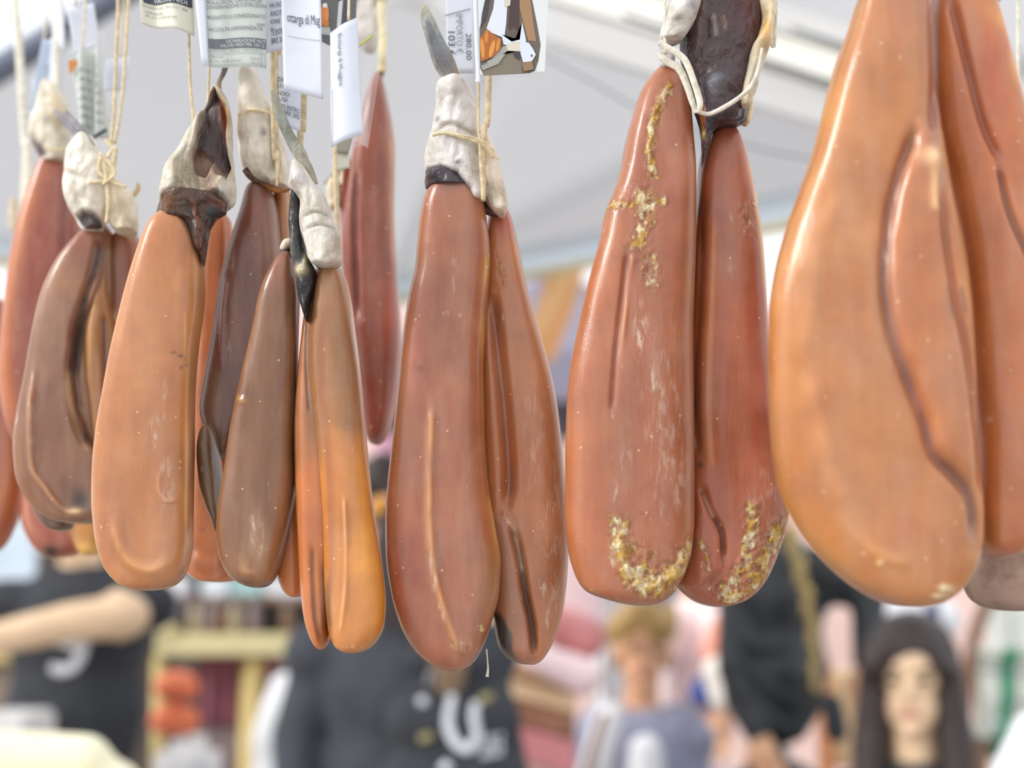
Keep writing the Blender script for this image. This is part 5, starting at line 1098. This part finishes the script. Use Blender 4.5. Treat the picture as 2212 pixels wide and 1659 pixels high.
psweep('white_print', [(910, 1505), (916, 1525)], [9, 10], .3, Yc - .20, PRT, r); psweep('white_print', [(930, 1450), (922, 1480)], [5, 5], .3, Yc - .20, plain('faded_print', (150, 152, 158), .7), r)
flat_letter(r, 'mare', 1040, 1640, 1086, 1590, Yc - .21, PRT, -8); psweep('white_print', [(955, 1650), (970, 1664)], 12, .3, Yc - .21, PRT, r)
for q in ((1050, 1508), (920, 1594)): psweep('gold_print', [(q[0] - 14, q[1] + 4), (q[0] + 14, q[1] - 6)], 8, .3, Yc - .205, plain('gold_print', (160, 150, 104), .6), r)
psweep('hair_fall', [(845, 1090), (835, 1160), (838, 1260), (850, 1360)], [16, 26, 32, 24], .6, Yc - .12, HAIR_D, r)
blob('yellow_hair_clip', [('s', WP(820, 1092, Yc - .13), (.013, .013, .020))], plain('yellow_plush', (226, 158, 52), .8, .1, 80), r, .004)
# blond person in a grey jacket
Yb = 4.15; xb = WP(1385, 1400, Yb)[0]; zs = WP(1385, 1566, Yb)[2]
arms = [[WP(1300, 1560, Yb), WP(1262, 1700, Yb), WP(1290, 1800, Yb - .2)], [WP(1470, 1560, Yb), WP(1510, 1700, Yb), WP(1480, 1800, Yb - .2)]]
r, Wf, hd = person('tanned person with short blond hair, blue-grey jacket open over a white top', xb, Yb, zs, 0.0, SKIN_T, GREYJ, JEANS, HAIR_B, width=.17, arms=arms, top_name='grey_jacket')
blob('white_top', [('c', Wf(0, .10, zs - .06), Wf(0, .125, zs - .42), .050, .075)], TEE, r, .012)
psweep('bag_strap', [(1306, 1540), (1290, 1590), (1262, 1690)], [9, 10, 10], .4, Yb - .13, plain('brown_strap', (146, 108, 88), .6), r)
blob('white_scarf', [('c', Wf(-.09, .04, zs + .02), Wf(-.15, .08, zs - .20), .05, .06)], TEE, r, .012)
# person in pale pink behind
Yp = 4.8; xp = WP(1505, 1350, Yp)[0]; zs = WP(1505, 1322, Yp)[2]
arms = [[WP(1450, 1350, Yp - .1), WP(1420, 1430, Yp - .12), WP(1430, 1530, Yp - .2)], [WP(1560, 1350, Yp - .1), WP(1570, 1440, Yp - .12), WP(1560, 1540, Yp - .2)]]
r, Wf, hd = person('person in a pale pink top with a blue bag, behind the blond person', xp, Yp, zs, 0, SKIN, PINKT, DENIM, HAIR_D, width=.155, arms=arms, top_name='pink_top')
blob('coral_scarf', [('c', WP(1555, 1345, Yp - .17), WP(1535, 1410, Yp - .18), .028, .034)], plain('coral_cloth', (244, 164, 142), .8), r, .012)
blob('blue_bag', [('s', WP(1535, 1505, Yp - .2), (.075, .05, .035)), ('s', WP(1515, 1490, Yp - .2), (.03, .04, .05))], plain('blue_fabric', (46, 76, 150), .7), r, .012)
blob('white_shoulder_bag', [('c', WP(1550, 1450, Yp - .26), WP(1572, 1500, Yp - .26), .05, .06)], plain('cream_fabric', (250, 238, 228), .7), r, .012)
# person in a black leather jacket, back turned
Yj = 3.7; xj = WP(1668, 1300, Yj)[0]; zs = WP(1668, 1196, Yj)[2]
arms = [[WP(1600, 1260, Yj), WP(1590, 1440, Yj - .08), WP(1640, 1590, Yj - .12)], [WP(1740, 1262, Yj), WP(1878, 1268, Yj - .05), WP(1872, 1440, Yj - .08)]]
r, Wf, hd = person('person in a black leather jacket with a long blond plait, one arm raised', xj, Yj, zs, math.pi - .5, SKIN_T, LEATH, JEANS, HAIR_L, width=.165, arms=arms, hair='short', top_name='leather_jacket')
for q in range(11):
    t_ = q / 10; px = 1706 + 54 * math.sin(t_ * 1.7) + 3 * (-1) ** q; py = 1150 + 330 * t_
    blob('plait_strand', [('s', WP(px, py, Yj - .19), (.020 - .008 * t_, .02, .024))], HAIR_L, r, .006)
for q in (([(1590, 1420), (1660, 1480), (1740, 1520)]), ([(1580, 1470), (1650, 1540), (1740, 1590)]), ([(1600, 1370), (1650, 1400), (1700, 1400)]), ([(1590, 1540), (1640, 1600), (1700, 1630)])):
    psweep('jacket_fold', q, [6, 14, 6], .5, Yj - .135, LEATH, r)
blob('black_sleeve_end', [('c', WP(1796, 1520, Yj - .2), WP(1806, 1580, Yj - .2), .028, .03)], BLACKC, r, .01)
# young woman at lower right
Yw = 3.05; xw = WP(1972, 1480, Yw)[0]; zs = WP(1968, 1690, Yw)[2]
r, Wf, hd = person('young woman with long dark brown hair and a black top, lower right', xw, Yw, zs, -.35, SKIN_P, BLACKC, DENIM, HAIR_D, width=.145, hair='long', top_name='black_top')
# person with watch behind her
Yq = 4.4; xq = WP(1955, 1300, Yq)[0]; zs = WP(1955, 1305, Yq)[2]
arms = [[WP(1915, 1335, Yq - .05), WP(1905, 1405, Yq - .12), WP(1890, 1478, Yq - .2)], [WP(2000, 1335, Yq), WP(2006, 1480, Yq), WP(2004, 1600, Yq)]]
r, Wf, hd = person('person in a white short-sleeved top with a wrist watch, behind the young woman', xq, Yq, zs, 0, SKIN_T, TEE, DENIM, HAIR_B, width=.12, arms=arms, top_name='white_top', sleeve=.3)
blob('watch', [('s', WP(1896, 1446, Yq - .21), (.030, .024, .020))], plain('pale_watch', (240, 236, 230), .3), r, .005)
blob('navy_strap', [('c', WP(2014, 1310, Yq - .13), WP(2022, 1390, Yq - .14), .022, .024)], plain('navy_cloth', (70, 78, 110), .8), r, .01)

# ---- stalls
WOOD_Y = plain('pale_pine', (214, 190, 126), .6, .08, 4, .2); WOOD_C = plain('cream_plank', (222, 210, 160), .6, .06, 4, .2); WOOD_B = plain('brown_plank', (150, 110, 84), .6, .1, 4, .2); CARD = plain('cardboard', (226, 200, 160), .7, .05, 6)
Ys = 4.2
sh = thing('display_shelf', WP(500, 1500, Ys) * [1, 1, 0], 'pale wooden stall shelf with posts behind the broad orange roe', 'shelf')
pbox('plank', 335, 1372, 668, 1418, Ys, .3, WOOD_C, sh, .006); pbox('plank_end', 335, 1350, 372, 1376, Ys - .01, .08, WOOD_C, sh, .006)
a = WP(505, 1418, Ys); b = WP(562, 1418, Ys)
for p, q in (((548, 1420), (512, 1800)),):
    sweep('post', [WP(p[0], p[1], Ys + .05), np.array([WP(q[0], q[1], Ys)[0], Ys + .05, 0])], .032, 1, WOOD_Y, sh, seg=4)
sweep('post', [WP(345, 1418, Ys + .1), np.array([WP(345, 1418, Ys)[0], Ys + .1, 0])], .02, 1, WOOD_Y, sh, seg=8)
pbox('back_board', 320, 1180, 700, 1380, Ys + .32, .03, plain('dark_back_board', (84, 80, 82), .7, .08, 3), sh)
BOT = [plain('brown_bottle', (120, 92, 70), .3, .05), plain('tan_jar', (172, 156, 130), .4, .05), plain('mauve_jar', (134, 116, 116), .4, .05), plain('dark_bottle', (70, 62, 58), .3, .05)]
PT = WP(335, 1372, Ys)[2] + .002
def jar(px, py0, py1, rpx, Y, mat, label, cat='jar', grp='jars and bottles on the background shelf'):
    g = thing('storage_jar', WP(px, py1, Y), label, cat, grp); s = MM(Y); c = WP(px, py1, Y); c[2] = PT; h = (py1 - py0) * s; rr = rpx * s
    prof = [(0, 0), (rr * .95, 0), (rr, h * .05), (rr, h * .7), (rr * .6, h * .82), (rr * .5, h * .9)]
    V = []; F = []; n = 16
    for q in prof[1:]:
        for k in range(n): V.append(c + [q[0] * math.cos(6.2832 * k / n), q[0] * math.sin(6.2832 * k / n), q[1]])
    for i in range(len(prof) - 2):
        for k in range(n): F.append((i * n + k, i * n + (k + 1) % n, (i + 1) * n + (k + 1) % n, (i + 1) * n + k))
    F.append(tuple(range(n))[::-1]); F.append(tuple((len(prof) - 2) * n + k for k in range(n)))
    mesh_obj('jar_body', V, F, mat, g); top = c + [0, 0, h * .88]
    sweep('lid', [top, top + [0, 0, h * .12]], rr * .58, 1, POLE_D, g, seg=12)
for k, (px, m, lab) in enumerate(((392, 3, 'dark bottle at the left end of the background shelf'), (420, 1, 'tan jar beside the dark bottle on the shelf'), (450, 2, 'mauve-brown jar on the shelf below the dark plum roe'), (478, 0, 'brown bottle right of the mauve jar on the shelf'), (508, 1, 'tan jar near the top of the leaning post'), (548, 2, 'mauve jar near the white carton on the shelf'), (620, 0, 'brown bottle at the right end of the shelf'))):
    jar(px, 1302, 1371, 13, Ys + .12, BOT[m], lab)
def carton(x0, y0, x1, y1, Y, mat, label, dep=.12, name='carton', cat='box', grp=None, rot=0, bev=.008):
    o = pbox(name, x0, y0, x1, y1, Y, dep, mat, None, bev, rot); prop(o, label, cat, grp); return o
sh2 = thing('upper_shelf', WP(470, 1300, Ys) * [1, 1, 0] + [0, .25, WP(470, 1298, Ys + .2)[2]], 'narrow brown upper shelf with white and teal packs', 'shelf')
pbox('board', 320, 1292, 690, 1302, Ys + .16, .15, WOOD_B, sh2, .003)
for x0, x1, m, lab in ((325, 400, (232, 234, 238), 'white pack at the left end of the upper shelf'), (434, 492, (228, 236, 242), 'white pack in the middle of the upper shelf'), (496, 566, (170, 206, 208), 'teal pack on the upper shelf'), (570, 660, (222, 226, 232), 'pale pack behind the orange lobe on the upper shelf')):
    carton(x0, 1246, x1, 1291, Ys + .18, plain('pack_%d' % x0, m, .5), lab, .1, 'food_pack', 'pack', 'packs on the upper shelf')
# drapes, bags and buckets under the shelf
MAR = plain('maroon_cloth', (150, 92, 104), .8, .1, 6, .2)
V = []
for j in range(10):
    for i in range(31):
        u = i / 30; V.append(WP(425 + 170 * u, 1418 + 150 * j / 9, Ys + .10) + [0, .02 * math.sin(u * 26), 0])
o = mesh_obj('maroon_drape', V, [(j * 31 + i, j * 31 + i + 1, (j + 1) * 31 + i + 1, (j + 1) * 31 + i) for j in range(9) for i in range(30)], MAR); o.modifiers.new('s', 'SOLIDIFY').thickness = .004
prop(o, 'maroon cloth draped below the pale plank', 'cloth')
carton(440, 1568, 545, 1900, Ys + .1, plain('mauve_crate', (140, 124, 124), .7), 'mauve-grey crate under the maroon cloth', .3, 'crate', 'crate')
ORB = plain('orange_net_bag', (226, 120, 82), .7, .14, 14, .4)
for c, lab in (((382, 1478, .075, .055), 'upper orange net bag left of the leaning post'), ((378, 1552, .085, .062), 'lower orange net bag on the white bucket')):
    o = blob('net_bag', [('s', WP(c[0], c[1], 3.9), (c[2] * .78, .05, c[3] * .70)), ('s', WP(c[0] - 18, c[1] + 6, 3.88), (c[2] * .55, .05, c[3] * .6)), ('s', WP(c[0] + 16, c[1] + 10, 3.9), (c[2] * .55, .05, c[3] * .55))], ORB, None, .01)
    prop(o, lab, 'bag', 'orange net bags')
carton(326, 1600, 442, 1900, 3.82, plain('white_bucket', (228, 228, 230), .5), 'white tub below the orange net bags', .22, 'white_tub', 'tub', bev=.04)
o = blob('white_sack', [('s', WP(618, 1560, 3.9), (.075, .08, .11)), ('s', WP(600, 1600, 3.9), (.07, .08, .10)), ('c', WP(620, 1490, 3.9), WP(610, 1700, 3.9), .05, .09)], TEE, None, .012); prop(o, 'white sack left of the charcoal jacketed vendor', 'sack')
# counter at lower left
o = blob('cream_parcel', [('c', WP(-60, 1650, 1.9), WP(180, 1652, 1.9), .045, .040), ('s', WP(135, 1622, 1.9), (.035, .04, .018)), ('c', WP(150, 1655, 1.9), WP(262, 1690, 1.9), .034, .026)], plain('cream_paper', (246, 236, 204), .7), None, .008); prop(o, 'rounded cream paper parcel at the bottom left corner', 'parcel')
ct = thing('counter', np.array([WP(60, 1700, 1.9)[0], 1.9, 0]), 'pale wooden counter edge below the cream parcel', 'counter')
p = WP(60, 1712, 1.9); boxw('top', np.array([p[0] - .5, 1.7, p[2] - .05]), np.array([p[0] + .12, 2.1, p[2] - .02]), WOOD_Y, ct, .005)
for sx in (-.45, .05):
    for sy in (1.75, 2.0): boxw('leg', np.array([p[0] + sx, sy, 0]), np.array([p[0] + sx + .04, sy + .04, p[2] - .05]), WOOD_Y, ct, .003)
carton(-60, 1546, 50, 1700, 3.0, plain('pale_carton', (224, 222, 220), .6), 'pale carton at the left edge beside the black top', .2)
carton(-60, 1392, 32, 1434, 4.0, WOOD_Y, 'yellow plank end at the left edge under the stretched arm', .1, 'plank', 'plank')
carton(-60, 1436, 14, 1900, 4.05, plain('taupe_board', (150, 132, 118), .7), 'taupe board at the left edge under the plank', .1, 'board', 'board')
o = pbox('pale_blue_screen', -80, 1080, 72, 1316, 5.0, .03, plain('pale_blue_panel', (214, 228, 240), .6)); prop(o, 'pale blue panel at the left edge below the hanging roe', 'panel')
pp = o  # standing on the ground
po = thing('panel_post', np.array([WP(0, 1300, 5.05)[0], 5.05, 0]), 'grey post carrying the pale blue panel', 'post'); sweep('post', [np.array([WP(0, 1300, 5.05)[0], 5.05, 0]), WP(0, 1100, 5.05)], .02, 1, AL_G, po, seg=8)
tb = thing('dark_stall_back', np.array([WP(180, 1300, 5.2)[0], 5.2, 0]), 'dark brown stall back wall behind the left vendor', 'stall wall')
q0, q1_ = WP(60, 1190, 5.2), WP(700, 1190, 5.2)
for k in range(8):
    xa = q0[0] + (q1_[0] - q0[0]) * k / 8; xb_ = q0[0] + (q1_[0] - q0[0]) * (k + .94) / 8
    boxw('board', np.array([xa, 5.2, 0.02]), np.array([xb_, 5.24, q0[2]]), plain('dark_brown_board', (92, 80, 72), .7, .12, 3), tb, .004)
# meat stall between the centre vendor and the blond person
MEAT_P = plain('pale_fat_meat', (246, 218, 220), .5, .04, 12, sss=.2); MEAT_R = plain('red_cured_meat', (214, 138, 136), .45, .12, 16, .3, sss=.2); MEAT_D = plain('pink_meat', (236, 186, 188), .45, .1, 14, .3, sss=.2)
Ym = 3.55
for lab, prt, m in (('uppermost pale ham beside the crusted roe', [('c', WP(1240, 1180, Ym + .14), WP(1264, 1340, Ym + .13), .05, .060)], MEAT_P),
                    ('red cured ham slice under the pale ham', [('c', WP(1195, 1345, Ym), WP(1262, 1378, Ym), .048, .056)], MEAT_R),
                    ('pale fat slab leaning below the red slice', [('c', WP(1160, 1420, Ym - .14), WP(1262, 1462, Ym - .14), .034, .046)], MEAT_P),
                    ('pink ham behind the central roe', [('c', WP(1180, 1180, Ym + .34), WP(1220, 1300, Ym + .34), .06, .08)], MEAT_D)):
    o = blob('ham', prt, m, None, .012); prop(o, lab, 'ham', 'hams on the meat stall')
mg = thing('pink_carcass', WP(838, 1020, 3.5), 'pink hanging meat seen through the gap beside the central roe', 'meat')
psweep('meat', [(838, 940), (836, 1000), (834, 1062)], [22, 30, 18], .7, 3.5, plain('magenta_pink_meat', (226, 164, 190), .5, .08, 20, sss=.2), mg)
psweep('hook', [(838, 945), (838, 900), (856, 672)], 2, 1, 3.5, POLE_D, mg, seg=6)
ms = thing('meat_stall', np.array([WP(1160, 1500, Ym)[0], Ym, 0]), 'brown wooden meat stall shelves right of the charcoal jacketed vendor', 'stall')
def slant(name, x0, y0, x1, y1, h, Y, dep, mat, par):
    a, b = WP(x0, y0, Y), WP(x1, y1, Y); c, d = WP(x1, y1 + h, Y), WP(x0, y0 + h, Y); v = [a, b, c, d]; v += [p + np.array([0, dep, 0]) for p in v]
    return mesh_obj(name, v, [(0, 3, 2, 1), (4, 5, 6, 7), (0, 1, 5, 4), (1, 2, 6, 5), (2, 3, 7, 6), (3, 0, 4, 7)], mat, par, False)
slant('shelf_board', 1040, 1418, 1240, 1470, 22, Ym - .02, .2, plain('tan_shelf', (190, 146, 110), .6, .08, 5), ms); slant('shelf_board', 1080, 1456, 1240, 1496, 42, Ym - .0, .2, CARD, ms)
slant('shelf_board', 1080, 1505, 1236, 1538, 50, Ym, .2, WOOD_B, ms); slant('shelf_board', 1080, 1566, 1240, 1610, 60, Ym - .12, .2, plain('rose_board', (206, 130, 134), .6, .08, 5), ms)
slant('shelf_board', 1080, 1620, 1240, 1670, 60, Ym - .1, .2, plain('pale_rose_board', (222, 176, 170), .6, .08, 5), ms)
for px in (1095, 1225): sweep('post', [WP(px, 1430, Ym + .05), np.array([WP(px, 1430, Ym)[0], Ym + .05, 0])], .02, 1, WOOD_B, ms, seg=6)
o = blob('white_bundle', [('c', WP(1100, 1580, 3.3), WP(1110, 1640, 3.3), .018, .02)], TEE, None, .006); prop(o, 'small white bundle right of the charcoal jacket', 'bundle')
# things at the right
carton(1800, 1452, 1876, 1660, 4.75, CARD, 'cardboard carton between the leather jacket and the young woman', .2)
o = carton(1774, 1428, 1812, 1900, 4.6, plain('orange_carton', (226, 156, 104), .6), 'orange carton side next to the leather jacket', .1)
ps = thing('leaning_pole', np.array([WP(2045, 1700, 3.9)[0], 3.9, 0]), 'brown wooden pole leaning behind the young woman', 'pole'); sweep('pole', [WP(2140, 1280, 4.0), WP(2082, 1560, 3.95), np.array([WP(2045, 1700, 3.9)[0], 3.9, 0])], .019, 1, WOOD_B, ps, seg=10)
dp = thing('white_stall_doors', np.array([WP(2180, 1400, 5.0)[0], 5.0, 0]), 'white panelled doors with grey gaps at the right edge', 'door')
for x0, x1 in ((2136, 2180), (2184, 2236), (2240, 2300)):
    a = WP(x0, 1250, 5.0); b = WP(x1, 1250, 5.0); boxw('door_panel', np.array([a[0], 5.0, .02]), np.array([b[0], 5.05, a[2]]), plain('off_white_panel', (218, 222, 214), .6), dp, .006)
cv = thing('striped_canvas_chair', np.array([WP(2170, 1600, 3.6)[0], 3.6, 0]), 'white canvas back with a broad green stripe at the right edge', 'chair')
cw = plain('cream_canvas', (232, 234, 220), .8, .03, 8); cgm = plain('green_canvas', (58, 160, 118), .8, .05, 8)
def canvas(name, x0, x1, mat, dy=0):
    V = []
    for j in range(10):
        for i in range(5):
            x = x0 + (x1 - x0) * i / 4 - 14 * j / 9; V.append(WP(x, 1405 + 190 * j / 9, 3.6) + [0, .012 * math.sin(j) + dy, 0])
    o = mesh_obj(name, V, [(j * 5 + i, j * 5 + i + 1, (j + 1) * 5 + i + 1, (j + 1) * 5 + i) for j in range(9) for i in range(4)], mat, cv); o.modifiers.new('s', 'SOLIDIFY').thickness = .006
canvas('canvas', 2118, 2164, cw); canvas('green_stripe', 2164, 2194, cgm, .001); canvas('canvas', 2194, 2290, cw)
psweep('top_roll', [(2112, 1408), (2164, 1408)], 13, 1, 3.59, cw, cv); psweep('top_roll', [(2164, 1412), (2196, 1412)], 12, 1, 3.59, cgm, cv); psweep('top_roll', [(2196, 1410), (2300, 1410)], 13, 1, 3.59, cw, cv)
for y in (1446, 1510): psweep('seam', [(2108, y), (2300, y + 14)], 2, .6, 3.585, POLE_D, cv, seg=6)
psweep('white_knot', [(2140, 1556), (2156, 1568)], 11, .7, 3.58, TEE, cv)
for px in (2116, 2280): sweep('leg', [WP(px, 1420, 3.63), np.array([WP(px - 20, 1420, 3.63)[0], 3.63, 0])], .014, 1, WOOD_B, cv, seg=8)
o = pbox('green_base', 2090, 1596, 2200, 1640, 3.63, .03, plain('green_panel', (74, 120, 96), .7), cv)
o = blob('white_foreground_bag', [('c', WP(2232, 1580, 2.4), WP(2200, 1700, 2.4), .035, .05), ('c', WP(2250, 1600, 2.4), WP(2260, 1760, 2.4), .05, .06)], TEE, None, .01); prop(o, 'white bag at the bottom right corner', 'bag')
